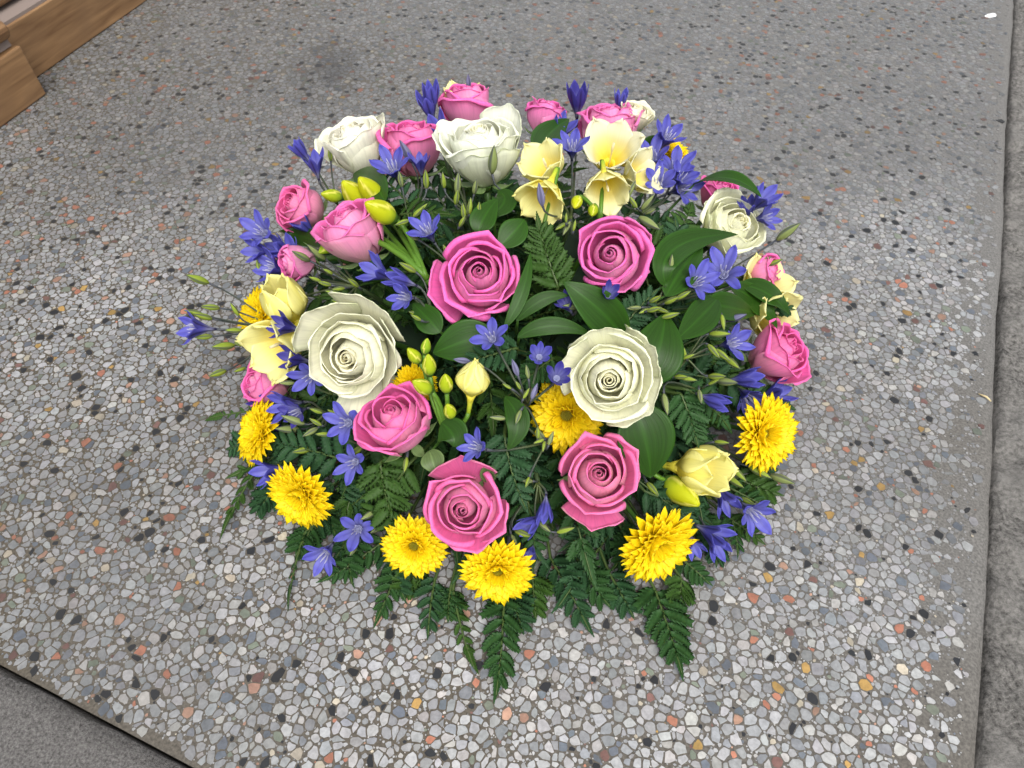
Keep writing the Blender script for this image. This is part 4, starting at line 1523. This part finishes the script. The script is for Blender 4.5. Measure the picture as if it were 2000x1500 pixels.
make_brodiaea("blue tip showing behind the small white rose at the back right", (1225, 260, .94), [(1212, 194, 85, 70, .1, 60, -.024)], [], 0, 18)
make_brodiaea("dense cluster of blue flowers at the upper right, beside the cream freesia", (1255, 420, .95),
              [(1306, 262, 60, 52, .5, 96, .0), (1274, 300, 95, 42, .6, 92, .012), (1322, 322, 75, 46, .6, 92, .008), (1288, 352, 80, 30, .6, 92, .016), (1338, 366, 20, 48, .7, 92, .012), (1332, 344, 60, 40, .5, 80, .016)],
              [(1230, 372, 60, 44, 1, .012), (1265, 395, 50, 40, 1, .008)], 2, 19)
make_brodiaea("blue flowers at the right edge behind the upper right white rose", (1440, 470, .92),
              [(1492, 386, 50, 56, .4, 88, -.006), (1500, 424, 10, 50, .5, 76, -.006), (1462, 402, 100, 50, .3, 70, -.006)], [], 0, 20)
make_brodiaea("two large blue star flowers in front of the upper right white rose", (1275, 600, .94),
              [(1366, 548, 30, 36, .7, 96, .018), (1416, 528, 75, 26, .8, 104, .022)], [(1540, 452, 38, 58, 1, -.004), (1488, 510, 25, 40, 1, -.004), (1515, 512, 25, 30, 0, -.004), (1312, 586, 25, 38, 0), (1280, 584, 30, 32, 0), (1278, 604, 15, 34, 0), (1310, 616, 15, 38, 0), (1335, 576, 30, 34, 0), (1268, 436, 330, 56, 1, .008), (1311, 513, 85, 34, 1, .02)], 4, 21)
make_brodiaea("blue flower facing right with green buds, left of the pink side rose", (1340, 700, .94),
              [(1436, 670, 10, 46, .6, 92, .018)], [(1406, 652, 0, 44, 0), (1394, 686, 310, 38, 0), (1412, 694, 320, 40, 0), (1430, 708, 320, 46, 0), (1345, 696, 20, 28, 0), (1440, 620, 20, 44, 2, .012), (1412, 630, 280, 34, 0, .012), (1230, 645, 130, 34, 1), (1330, 736, 0, 32, 0), (1345, 740, 350, 36, 0), (1400, 735, 0, 42, 0)], 1, 22)
make_brodiaea("blue flowers tucked under the pink side rose at the right", (1365, 760, .94),
              [(1462, 740, 5, 66, .1, 92, .010), (1464, 782, 310, 48, .5, 96, .012), (1398, 784, 340, 66, .0, 84, .012), (1520, 766, 20, 66, .3, 92, -.004)], [(1420, 746, 355, 50, 1, .012), (1300, 790, 280, 46, 1, .006)], 2, 23)
make_brodiaea("dark blue flower pressed against the lower edge of the upper pink rose", (1130, 600, .95),
              [(1190, 572, 60, 30, .3, 64, .022, 1), (1106, 592, 120, 50, .4, 64, .004, 1)], [], 1, 24)
make_brodiaea("blue flowers at the lower right edge of the posy, beside the largest chrysanthemum", (1330, 960, .92),
              [(1474, 1006, 315, 46, .7, 100, .008), (1396, 1046, 330, 62, .4, 100, .010), (1420, 980, 300, 62, .4, 92, .002), (1356, 1068, 290, 56, .4, 70, .0), (1402, 1066, 300, 60, .3, 84, .004)],
              [(1442, 925, 315, 44, 0, .008), (1436, 942, 325, 44, 0, .006), (1484, 922, 330, 52, 0, .006), (1528, 936, 340, 56, 1, .004), (1462, 980, 330, 34, 0, .004), (1275, 955, 310, 40, 0, .006), (1410, 864, 355, 32, 0, .012)], 1, 25)
make_brodiaea("blue bells hanging down between the two lowest pink roses", (1050, 940, .95),
              [(1064, 1000, 265, 66, .1, 76, .016), (1034, 1026, 215, 62, .2, 84, .014), (1036, 1080, 250, 50, .3, 50, .0)], [(1064, 1030, 320, 34, 1, .016), (1105, 1035, 15, 40, 0, .014), (1022, 1042, 340, 42, 0, .016), (1004, 1054, 300, 28, 1), (1040, 1085, 250, 36, 2, .008), (1028, 1092, 250, 28, 2, .006)], 1, 26)

# ------------------------------------------------------------------ ruscus: broad glossy leaves
def make_leaf(label, pts, width, lifts=(0, 0, 0), face=0.6, name="ruscus_sprig", col=(0.0085, 0.034, 0.002), fold=0.18, s=1.0, peak=0.45, nrm_phi=None):
    """pts: three (px,py): base, middle, tip of the blade; face blends the dome normal (0) to the viewer's side (1)"""
    Q = [dome(x, y, l, s) for (x, y), l in zip(pts, lifts)]
    C1 = 2 * Q[1] - 0.5 * (Q[0] + Q[2])
    n = 22
    c = bez(Q[0], C1, Q[2], n)
    T = np.gradient(c, axis=0)
    T /= np.linalg.norm(T, axis=1, keepdims=True)
    W = px2m(width / 2, Q[1])
    t = np.linspace(0, 1, n)
    prof = np.sin(math.pi * np.clip(t ** (math.log(0.5) / math.log(peak)), 0, 1)) ** 0.75
    prof *= 1 - 0.25 * t ** 4
    nu = 21
    u = np.linspace(-1, 1, nu)
    G = np.zeros((n, nu, 3))
    for i in range(n):
        nn = nrm(face * nrm(CAM_O - c[i]) + (1 - face) * dome_n(c[i]))
        if nrm_phi is not None:
            nn = axis_at(c[i], nrm_phi[0], nrm_phi[1])
        sde = nrm(np.cross(nn, T[i]))
        nn = np.cross(T[i], sde)
        G[i] = c[i] + sde[None] * (u * W * prof[i])[:, None] + nn[None] * ((np.abs(u) ** 1.3) * W * prof[i] * fold)[:, None]
    base = foam_point(Q[0])
    t_ = thing(name, label, "leaf sprig", base, "broad dark leaves in the posy")
    col = np.array(col) * (1 + RNG.uniform(-0.15, 0.15))
    rib = np.exp(-(u / 0.10) ** 2)[None, :, None]
    edge = (np.abs(u) ** 6)[None, :, None]
    ctop = col * (1 + 0.55 * rib + 0.5 * edge + 0.12 * np.cos(u * 22)[None, :, None]) * np.ones((n, 1, 1))
    part("leaf", sheet("leaf", G, M_RUSCUS, 0.0005, ctop, ctop * 1.3 + V3(0.008, 0.012, 0.004)), t_)
    d = Q[0] - base
    part("stem", tube("stem", bez(base, base + d * 0.6 + dome_n(Q[0]) * 0.004, Q[0] + T[0] * 0.002, 6), [0.0018, 0.0017, 0.0016, 0.0014, 0.0012, 0.0008], M_GREEN, (0.04, 0.10, 0.015)), t_)


for a in [
    ("long glossy leaf pointing right above the upper right white rose", [(1352, 362), (1425, 348), (1488, 386)], 50, (.004, .012, .006), .35),
    ("arching dark leaf curving over the upper right white rose", [(1302, 560), (1322, 482), (1442, 458)], 58, (.004, .018, .024), .55),
    ("oval dark leaf between the upper pink rose and the upper right white rose", [(1300, 580), (1335, 520), (1372, 480)], 70, (.0, .004, .006), .6),
    ("big dark leaf sweeping from the upper pink rose down to the creamy rose", [(1225, 668), (1172, 608), (1100, 550)], 82, (-.012, .010, .016), .5),
    ("broad oval leaf right of the creamy white rose", [(1255, 750), (1285, 684), (1300, 612)], 104, (.0, .010, .004), .7),
    ("largest leaf, hanging down right of the lowest right pink rose", [(1235, 790), (1262, 860), (1270, 934)], 116, (.0, .010, .012), .6),
    ("pointed leaf below the pair of blue star flowers at the right", [(1402, 582), (1366, 622), (1320, 664)], 66, (.012, .014, .012), .7),
    ("pointed leaf hanging in front of the right-hand yellow freesia", [(1425, 562), (1476, 588), (1518, 642)], 52, (.014, .020, .016), .55),
    ("leaf lying behind another leaf over the right-hand yellow freesia", [(1445, 556), (1500, 574), (1542, 616)], 46, (.010, .014, .010), .5),
    ("dark broad leaf in shade left of the right-hand yellow freesia", [(1376, 592), (1425, 600), (1480, 612)], 56, (.004, .008, .004), .6),
    ("small upright leaf above the central pink rose", [(935, 455), (945, 425), (972, 388)], 52, (.004, .010, .010), .6),
    ("pointed leaf at the upper right of the central pink rose", [(975, 482), (1005, 452), (1024, 428)], 56, (-.002, .002, .004), .6),
    ("narrow leaf hugging the right side of the central pink rose", [(985, 640), (1020, 570), (1036, 492)], 28, (.004, .010, .012), .8),
    ("narrow bent leaf right of the central pink rose", [(1008, 628), (1058, 586), (1112, 578)], 30, (.002, .010, .010), .7),
    ("low shaded leaf between the central pink rose and the creamy rose", [(1010, 660), (1080, 636), (1158, 656)], 36, (-.004, .002, .0), .6),
    ("wide dull leaf under the central pink rose", [(965, 650), (905, 668), (845, 690)], 84, (-.004, -.002, -.004), .6),
    ("oval leaf left of the central pink rose, under the blue flowers", [(860, 650), (835, 622), (806, 592)], 54, (-.002, .0, .0), .6),
    ("pointed hanging leaf below the striped buds in the middle", [(985, 775), (1012, 825), (990, 880)], 48, (.002, .012, .014), .7),
    ("small pointed leaf below the lime buds in the middle", [(862, 825), (885, 850), (884, 872)], 66, (.004, .010, .012), .6),
    ("dark leaf behind the large lime freesia buds", [(752, 395), (722, 350), (690, 340)], 56, (.0, .006, .004), .5),
    ("dark leaf between the tall white rose and the wide pink rose at the back", [(1050, 300), (1072, 262), (1112, 232)], 56, (-.010, -.006, -.006), .6),
    ("dark leaf under the small pink rose at the upper left edge", [(640, 480), (590, 462), (545, 452)], 38, (.0, .004, .002), .6),
    ("small dark leaf beside the blue cluster at the back right", [(1262, 300), (1272, 280), (1290, 268)], 30, (-.01, -.008, -.008), .6),
    ("dark leaf over the yellow freesia throat at the top", [(960, 420), (985, 392), (972, 372)], 50, (.0, .002, .0), .6),
]:
    make_leaf(*a)
for a in [
    ("pale grey-green leaf under the bruised pink rose", [(838, 880), (846, 902), (852, 926)], 48, (-.002, .004, .006), .7),
    ("small pale leaf right of the raised petal of the bottom pink rose", [(965, 940), (955, 924), (968, 915)], 36, (.0, .004, .004), .6),
]:
    make_leaf(*a, name="rose_leaf", col=(0.055, 0.085, 0.03))

# ------------------------------------------------------------------ leather-leaf fern fronds
def leaflet_mesh(kind, seed):
    rng = np.random.default_rng(seed)
    nt = [8, 6, 10][kind]
    vs_t, ws = [0.0], [0.045]
    for k in range(nt):
        a0, a1 = k / nt, (k + 1) / nt
        if kind < 2:
            env = lambda t: [0.235, 0.26][kind] * (1 - abs(2 * min(1, t) ** 0.92 - 1) ** 2.4) ** 0.7 + 0.006
        else:
            env = lambda t: 0.21 * (math.sin(math.pi * min(1, (0.13 + 0.87 * t) ** 0.50)) ** 0.9) + 0.004
        d = [0.87, 0.74, 0.76][kind]
        vs_t += [a0 + 0.62 / nt * 1.1, a0 + 0.80 / nt]
        ws += [env(a0 + 0.5 / nt), env(a1) * d]
    vs_t.append(1.0)
    ws.append(0.002)
    n = len(vs_t)
    u = np.array([-1, -0.5, 0, 0.5, 1.0])
    G = np.zeros((n, 5, 3))
    lean = [0.06, 0.10, 0.05][kind]
    curv = rng.uniform(-0.10, 0.10)
    droop = rng.uniform(0.04, 0.14)
    for i, (t, w) in enumerate(zip(vs_t, ws)):
        tooth = (i % 2 == 1)
        for j, uu in enumerate(u):
            x = t + (lean * abs(uu) ** 1.5 if tooth else 0.0)
            if i == n - 1:
                x = t
            G[i, j] = (x, uu * w + curv * t * t, 0.10 * abs(uu) * math.sin(math.pi * min(1, 0.15 + t * 0.8)) - droop * t * t)
    c = np.broadcast_to(V3(0.0145, 0.046, 0.0095), (n, 5, 3)).copy()
    c[:, 2] *= V3(1.25, 1.2, 1.2)
    P = G
    # fern leaflets are thin: one thin body with a paler underside
    return sheet("leaflet", P, M_FERN, 0.006, c, c * 1.3 + V3(0.005, 0.007, 0.006))


LF = [[leaflet_mesh(k, 10 * k + i) for i in range(3)] for k in range(3)]
# tone variants: yellow-green, green, blue-green
LF_T = {}
for tone, mul in enumerate([V3(1, 1, 1), V3(1.35, 1.12, 0.75), V3(0.95, 0.95, 1.35)]):
    for k in range(3):
        for i in range(3):
            me = LF[k][i]
            if tone:
                me = me.copy()
                ca = me.color_attributes["Col"]
                buf = np.empty(len(ca.data) * 4, np.float32)
                ca.data.foreach_get("color", buf)
                buf = buf.reshape(-1, 4)
                buf[:, :3] *= mul
                ca.data.foreach_set("color", buf.ravel())
            LF_T[tone, k, i] = me

FERN_N = [0]


def make_frond(label, P0, P2, bulge, width, seed, face=0.35, tone=None, pairs=6, roll=0.0, group="fern fronds in the posy"):
    rng = np.random.default_rng(seed + 3000)
    tone = int(rng.integers(0, 3)) if tone is None else tone
    mid = (P0 + P2) / 2
    L_ = np.linalg.norm(P2 - P0)
    n0 = dome_n(mid)
    n0 = nrm(n0 + V3(0, 0, 0.5))
    sidev = np.cross(nrm(P2 - P0), n0)
    C1 = mid + n0 * bulge * L_ * 2 + sidev * rng.uniform(-0.10, 0.10) * L_
    n = 25
    c = bez(P0, C1, P2, n)
    c[:, 2] = np.maximum(c[:, 2], 0.0035)
    T = np.gradient(c, axis=0)
    T /= np.linalg.norm(T, axis=1, keepdims=True)
    base = foam_point(P0) if P0[2] > 0.03 else FC + V3(*(nrm((P0 - FC) * V3(1, 1, 0)) * 0.09)[:2], 0.025)
    t_ = thing("fern_frond", label, "fern", base, group)
    d = bez(base, (base + P0) / 2, P0, 4)[:-1]
    part("rachis", tube("rachis", np.concatenate([d, c[:23]]), np.linspace(0.0014, 0.0004, 26), M_GREEN, (0.05, 0.085, 0.02), n=5), t_)
    for sd2 in (1, -1):
        for k in range(pairs):
            f = (k + (0.5 if sd2 > 0 else 0.12) + rng.uniform(-0.12, 0.12)) / pairs * 0.76
            i = min(n - 1, int(f * (n - 1)))
            g_ = f / 0.76
            ln = width * (0.54 + 0.30 * math.sin(math.pi * (0.25 + 0.6 * g_))) * (1 - 0.36 * g_) * rng.uniform(0.85, 1.12)
            nn = nrm(face * nrm(CAM_O - c[i]) + (1 - face) * nrm(dome_n(c[i]) + V3(0, 0, 0.35)))
            nn = nrm(nn - T[i] * (nn @ T[i]))
            s_ = np.cross(nn, T[i])
            ca, sa = math.cos(roll), math.sin(roll)
            nn, s_ = nn * ca + s_ * sa, s_ * ca - nn * sa
            an = math.radians(58 - 20 * g_ + rng.uniform(-7, 7))
            dr = nrm(T[i] * math.cos(an) + s_ * sd2 * math.sin(an) + nn * rng.uniform(-0.12, 0.18))
            z = nrm(nn - dr * (nn @ dr))
            y = np.cross(z, dr)
            o_ = c[i]
            M = Matrix(((dr[0], y[0], z[0], o_[0]), (dr[1], y[1], z[1], o_[1]), (dr[2], y[2], z[2], o_[2]), (0, 0, 0, 1)))
            endz = o_[2] + dr[2] * ln
            if endz < 0.002:
                dr = nrm(dr + V3(0, 0, (0.002 - endz) / ln))
                z = nrm(nn - dr * (nn @ dr))
                y = np.cross(z, dr)
                M = Matrix(((dr[0], y[0], z[0], o_[0]), (dr[1], y[1], z[1], o_[1]), (dr[2], y[2], z[2], o_[2]), (0, 0, 0, 1)))
            kind = 1 if g_ < 0.45 and rng.random() < 0.6 else 0
            part("leaflet", LF_T[tone, kind, int(rng.integers(3))], t_, M @ Matrix.Diagonal((ln, ln * rng.uniform(0.88, 1.1), ln, 1)))
    i = int(0.66 * (n - 1))
    ln = np.linalg.norm(c[-1] - c[i])
    nn = nrm(face * nrm(CAM_O - c[i]) + (1 - face) * nrm(dome_n(c[i]) + V3(0, 0, 0.35)))
    dr = nrm(c[-1] - c[i])
    z = nrm(nn - dr * (nn @ dr))
    y = np.cross(z, dr)
    o_ = c[i]
    M = Matrix(((dr[0], y[0], z[0], o_[0]), (dr[1], y[1], z[1], o_[1]), (dr[2], y[2], z[2], o_[2]), (0, 0, 0, 1)))
    part("leaflet", LF_T[tone, 2, int(rng.integers(3))], t_, M @ Matrix.Diagonal((ln, max(ln * 0.75, width * 0.55), ln * 0.5, 1)))
    FERN_N[0] += 1


def frond_px(label, a, b, width, bulge=0.10, tip='g', face=0.35, tone=None, pairs=6, roll=0.0, group="fern fronds in the posy"):
    P0 = dome(a[0], a[1], 0.0, a[2] if len(a) > 2 else 0.9)
    P2 = ground(b[0], b[1], 0.004) if tip == 'g' else dome(b[0], b[1], tip)
    make_frond(label, P0, P2, bulge, px2m(width / 2, (P0 + P2) / 2) * 1.2, FERN_N[0] * 13 + 5, face, tone, pairs, roll, group)


RIM = "fern fronds round the edge of the posy"
for a in [
    ("fern frond pointing straight down, longest one below the lowest chrysanthemum", (984, 1165), (966, 1374), 110, .06, 'g', .4, 0, 7),
    ("fern frond at the bottom right pointing down below the largest chrysanthemum", (1278, 1150), (1336, 1330), 125, .06, 'g', .4, 0, 7),
    ("fern frond between the two bottom fronds, pointing down right", (1075, 1090), (1158, 1245), 110, .08, 'g', .4, 2, 6),
    ("narrow fern frond left of the longest bottom frond", (885, 1150), (932, 1318), 60, .06, 'g', .5, 1, 6),
    ("blue-green fern frond below the lowest right pink rose", (1205, 1020), (1080, 1200), 120, .10, 'g', .5, 2, 6),
    ("fern frond under the small chrysanthemum with the green centre", (790, 1090), (728, 1226), 90, .08, 'g', .4, 0, 6),
    ("fern frond pointing left under the two low blue star flowers", (745, 1060), (618, 1140), 80, .10, 'g', .3, 0, 6),
    ("thin fern frond hanging edge-on below the lower left chrysanthemum", (596, 1040), (562, 1194), 46, .06, 'g', .1, 0, 6),
    ("fern frond at the left pointing down across the bare stone", (520, 890), (430, 1052), 70, .06, 'g', .3, 1, 6),
    ("short fern frond at the left above the lower left chrysanthemum", (560, 880), (440, 935), 70, .08, 'g', .4, 1, 5),
    ("thin fern frond sticking out left beside the edge-on chrysanthemum", (520, 800), (398, 820), 34, .05, 'g', .1, 1, 5),
    ("fern frond at the right edge pointing down by the blue flowers", (1425, 1000), (1442, 1092), 70, .08, 'g', .4, 0, 5),
    ("small fern frond pointing right below the right-hand blue flowers", (1420, 1010), (1496, 1066), 60, .08, 'g', .4, 1, 5),
    ("fern frond pointing right under the right-hand chrysanthemum", (1430, 930), (1532, 970), 90, .06, 'g', .4, 1, 5),
    ("fern frond at the right below the striped buds", (1420, 950), (1516, 1000), 60, .06, 'g', .4, 0, 5),
    ("fern frond at the right edge below the pink side rose", (1480, 770), (1556, 800), 70, .05, 'g', .4, 0, 5),
    ("fern frond beside the right-hand yellow freesia", (1490, 600), (1556, 606), 60, .05, -.01, .4, 2, 5),
    ("fern frond to the right of the largest chrysanthemum", (1330, 1090), (1392, 1146), 70, .06, 'g', .4, 0, 5),
    ("fern frond at the bottom between the two lowest left fronds", (850, 1130), (836, 1250), 90, .06, 'g', .4, 2, 5),
    ("fern frond low on the left under the blue star flowers", (700, 1020), (652, 1096), 80, .06, 'g', .4, 2, 5),
]:
    frond_px(a[0], (*a[1], .80), *a[2:4], min(a[4], .04), *a[5:], group=RIM)
for i, (a, b, w, tn) in enumerate([((640, 1000), (600, 1062), 90, 2), ((680, 1040), (690, 1150), 100, 0), ((760, 1080), (795, 1180), 100, 2), ((880, 1150), (876, 1216), 100, 0),
                                   ((1040, 1120), (1048, 1215), 100, 1), ((1130, 1100), (1196, 1190), 100, 0), ((1190, 1120), (1240, 1210), 100, 2), ((1330, 1130), (1320, 1200), 90, 1),
                                   ((1390, 1040), (1400, 1110), 90, 2), ((540, 950), (500, 1010), 90, 2), ((610, 1030), (575, 1090), 90, 0), ((1450, 900), (1520, 930), 80, 2),
                                   ((500, 860), (440, 880), 80, 2), ((1350, 1000), (1420, 1060), 90, 0), ((1215, 1010), (1230, 1100), 100, 2), ((1240, 1030), (1190, 1120), 100, 0), ((640, 960), (660, 1060), 100, 0), ((1000, 1160), (1024, 1240), 100, 2), ((830, 1100), (770, 1165), 100, 1)]):
    lab = ["left of the two low blue star flowers", "below the two low blue star flowers", "under the green-centred chrysanthemum", "left of the lowest chrysanthemum",
           "right of the lowest chrysanthemum", "below the lowest right pink rose", "left of the largest chrysanthemum", "below the largest chrysanthemum",
           "below the lower right blue flowers", "under the lower left chrysanthemum", "below the lower left chrysanthemum", "below the right-hand chrysanthemum",
           "behind the edge-on chrysanthemum", "between the largest chrysanthemum and the lower right blue flowers", "left of the largest chrysanthemum, in its shade",
           "between the lowest right pink rose and the largest chrysanthemum", "right of the lower left chrysanthemum", "at the very bottom beside the longest frond",
           "at the bottom left of the green-centred chrysanthemum"][i]
    frond_px("short fern frond " + lab, (*a, .80), b, w, .04, 'g', .4, tn, 5, group=RIM)
INN = "fern fronds between the flowers"
for a in [
    ("blue-green fern frond lying left of the bruised pink rose", (690, 905, .95), (490, 862), 130, .05, .004, .6, 2, 8),
    ("dark fern frond hanging in front of the small green-centred chrysanthemum", (742, 905, .98), (784, 1086), 130, .06, .020, .6, 1, 7),
    ("dark fern frond left of the bottom pink rose", (800, 905, .96), (690, 1040), 110, .06, .006, .6, 1, 7),
    ("fern frond between the two lower pink roses", (985, 850, .95), (1034, 1006), 110, .06, .006, .6, 2, 7),
    ("fern frond right under the central blue star flower", (1010, 680, .95), (892, 716), 90, .05, .008, .6, 2, 6),
    ("dark fern frond between the two upper centre pink roses", (1090, 560, .93), (1046, 412), 110, .05, .004, .6, 1, 8),
    ("dark fern frond right of the cream freesia", (1290, 560, .92), (1250, 426), 120, .05, .0, .6, 1, 7),
    ("fern frond right of the largest hanging leaf", (1330, 770, .94), (1365, 880), 100, .05, .004, .6, 0, 6),
    ("fern frond left of the right-hand chrysanthemum", (1340, 760, .94), (1430, 850), 90, .05, .004, .6, 0, 6),
    ("fern frond below the lowest right pink rose, spreading left", (1190, 1000, .95), (1090, 1080), 100, .05, .004, .6, 2, 6),
    ("fern frond beneath the half closed yellow freesia", (1260, 960, .95), (1400, 1030), 100, .05, .002, .5, 2, 6),
    ("dark fern frond below the upper right blue cluster", (1300, 500, .93), (1352, 392), 110, .05, -.004, .6, 1, 6),
    ("dark fern frond left of the upper right white rose", (1330, 540, .93), (1318, 420), 110, .05, -.002, .6, 2, 6),
    ("fern frond under the upper pink rose", (1215, 640, .94), (1290, 560), 90, .05, .0, .6, 2, 6),
    ("fern frond beside the upper left white rose", (800, 400, .95), (715, 335), 80, .05, .002, .5, 2, 6),
    ("fern frond between the lime buds and the tall white rose", (780, 420, .94), (890, 420), 80, .05, .002, .6, 1, 6),
    ("fern frond under the creamy white rose on its left", (1080, 700, .93), (1010, 760), 90, .05, .0, .6, 0, 6),
    ("fern frond between the bottom pink rose and lowest right pink rose", (1030, 980, .95), (1040, 1110), 100, .05, .006, .5, 0, 6),
    ("fern frond left of the two low blue star flowers", (720, 960, .95), (650, 1010), 90, .05, .0, .5, 2, 6),
]:
    frond_px(a[0], *a[1:], group=INN)
KEYS = [(936, 538, "central pink rose"), (1194, 500, "upper pink rose"), (776, 824, "bruised pink rose"), (908, 992, "bottom pink rose"), (1166, 928, "lowest right pink rose"),
        (1514, 692, "pink side rose at the right"), (522, 752, "left-end pink rose"), (590, 408, "upper left pink rose"), (698, 460, "pale-backed pink rose"), (915, 212, "back pink rose"),
        (1188, 258, "wide back pink rose"), (697, 292, "upper left white rose"), (942, 302, "tall white rose"), (690, 690, "largest white rose"), (1190, 738, "creamy white rose"),
        (1424, 450, "upper right white rose"), (500, 843, "edge-on chrysanthemum"), (588, 968, "lower left chrysanthemum"), (807, 1070, "green-centred chrysanthemum"),
        (970, 1108, "lowest chrysanthemum"), (1290, 1066, "largest chrysanthemum"), (1500, 848, "right-hand chrysanthemum"), (560, 600, "left yellow freesia"), (1190, 330, "cream freesia"),
        (924, 742, "closed yellow freesia"), (1366, 918, "half closed yellow freesia"), (1490, 590, "right-hand yellow freesia"), (720, 385, "large lime buds"), (1110, 826, "chrysanthemum under the creamy rose"),
        (1310, 330, "upper right blue cluster"), (1280, 684, "broad oval leaf"), (505, 480, "upper left blue cluster"), (958, 656, "central blue star flower")]


def in_rose(x, y, k=0.5):
    return any((x - r[1]) ** 2 + (y - r[2]) ** 2 < (r[3] * k) ** 2 for r in pink_roses + white_roses)


def nearest_key(P):
    d = P - CAM_O
    t = d @ CF
    u, v = 1000 + FPX * (d @ CR) / t, 750 - FPX * (d @ CU) / t
    return min(KEYS, key=lambda k: (k[0] - u) ** 2 + (k[1] - v) ** 2)[2]


USED = set()
TONE = ["dark green", "yellowish green", "blue-green"]


def frond_label(what, P, tone):
    d = P - CAM_O
    t = d @ CF
    u, v = 1000 + FPX * (d @ CR) / t, 750 - FPX * (d @ CU) / t
    ks = sorted(KEYS, key=lambda k: (k[0] - u) ** 2 + (k[1] - v) ** 2)
    c = []
    for k in ks[:5]:
        dx, dy = u - k[0], v - k[1]
        side = ("right of" if dx > 0 else "left of") if abs(dx) > abs(dy) else ("below" if dy > 0 else "above")
        c.append("%s %s %s the %s" % (TONE[tone], what, side, k[2]))
    for i, j in ((0, 1), (0, 2), (1, 2), (0, 3), (1, 3)):
        c.append("%s %s between the %s and the %s" % (TONE[tone], what, ks[i][2], ks[j][2]))
    c = [x for x in c if len(x.split()) <= 16]
    for x in c:
        if x not in USED:
            USED.add(x)
            return x
    return c[0]


# foliage that fills the depth between the flowers
rngf = np.random.default_rng(77)
k = 0
for gy_ in range(300, 1060, 72):
    for gx_ in range(540, 1500, 84):
        x, y = gx_ + rngf.uniform(-30, 30), gy_ + rngf.uniform(-28, 28)
        if ((x - 1010) / 480) ** 2 + ((y - 680) / 430) ** 2 > 1 or in_rose(x, y):
            continue
        P2 = dome(x, y, 0, rngf.uniform(0.86, 0.94))
        d = nrm((P2 - DOME_C) / DOME_A + V3(rngf.uniform(-.35, .35), rngf.uniform(-.35, .35), rngf.uniform(-.1, .3)))
        P0 = DOME_C + DOME_A * d * 0.60
        tn_ = int(rngf.integers(0, 3))
        make_frond(frond_label("fern frond buried", P2, tn_), P0, P2, 0.14, rngf.uniform(0.024, 0.031), 400 + k, 0.35, tn_, 5,
                   rngf.uniform(-0.4, 0.4), "fern fronds buried between the flowers")
        k += 1
for gy_ in range(430, 1110, 80):
    for gx_ in range(560, 1500, 96):
        x, y = gx_ + rngf.uniform(-40, 40), gy_ + rngf.uniform(-34, 34)
        if ((x - 1010) / 470) ** 2 + ((y - 700) / 410) ** 2 > 1 or in_rose(x, y, 0.35):
            continue
        P2 = dome(x, y, 0, rngf.uniform(0.76, 0.82))
        d = nrm((P2 - DOME_C) / DOME_A + V3(rngf.uniform(-.5, .5), rngf.uniform(-.5, .5), rngf.uniform(-.1, .3)))
        P0 = DOME_C + DOME_A * d * 0.60
        tn_ = int(rngf.integers(0, 3))
        make_frond(frond_label("fern frond in deep shade", P2, tn_), P0, P2, 0.14, rngf.uniform(0.024, 0.031), 1400 + k, 0.35, tn_, 5,
                   rngf.uniform(-0.5, 0.5), "fern fronds in deep shade")
        k += 1
for q in range(14):      # the far side of the dome
    a = rngf.uniform(0.15, math.pi - 0.15)
    zf = rngf.uniform(0.25, 0.8)
    rr = math.sqrt(1 - zf ** 2)
    P2 = DOME_C + DOME_A * V3(rr * math.cos(a), rr * math.sin(a), zf) * 0.92
    P0 = DOME_C + DOME_A * V3(rr * math.cos(a), rr * math.sin(a), zf + 0.15) * 0.55
    tn_ = int(rngf.integers(0, 3))
    make_frond(frond_label("fern frond at the back", P2, tn_), P0, P2, 0.12, 0.030, 800 + q, 0.3, tn_, 5, 0.0, "fern fronds at the back")
# low skirt of fronds resting on the stone round the tray
for k in range(50):
    a = 2 * math.pi * k / 25 + rngf.uniform(-0.1, 0.1)
    hi = k >= 25
    if hi and 0.2 < (a % (2 * math.pi)) < 2.9:
        continue
    d = V3(math.cos(a), math.sin(a), 0)
    P0 = FC + d * (0.125 if hi else 0.135) + V3(0, 0, 0.055 if hi else 0.03)
    b = a + rngf.uniform(-0.25, 0.25)
    P2 = FC + V3(math.cos(b), math.sin(b), 0) * (rngf.uniform(0.185, 0.20) if hi else rngf.uniform(0.20, 0.22)) + V3(0, 0, rngf.uniform(0.03, 0.045) if hi else 0.005)
    tn_ = int(rngf.integers(0, 3))
    make_frond(frond_label("low fern frond under the rim", P2, tn_), P0, P2, 0.10, rngf.uniform(0.026, 0.032), 600 + k, 0.1, tn_, 6, 0.0,
               "low fern fronds under the rim")
for k in range(34):
    a = math.pi * (1.0 + 1.0 * (k + 0.5) / 34) + rngf.uniform(-0.05, 0.05)
    d = V3(math.cos(a), math.sin(a), 0)
    P0 = FC + d * 0.145 + V3(0, 0, rngf.uniform(0.03, 0.07))
    b = a + rngf.uniform(-0.3, 0.3)
    P2 = FC + V3(math.cos(b), math.sin(b), 0) * rngf.uniform(0.222, 0.262) + V3(0, 0, rngf.uniform(0.004, 0.022))
    tn_ = int(rngf.integers(0, 3))
    make_frond(frond_label("fern frond in the front skirt", P2, tn_), P0, P2, 0.10, rngf.uniform(0.028, 0.034), 2600 + k, 0.2, tn_, 5, rngf.uniform(-0.3, 0.3),
               "fern fronds in the front skirt")
print("objects", len(bpy.data.objects))
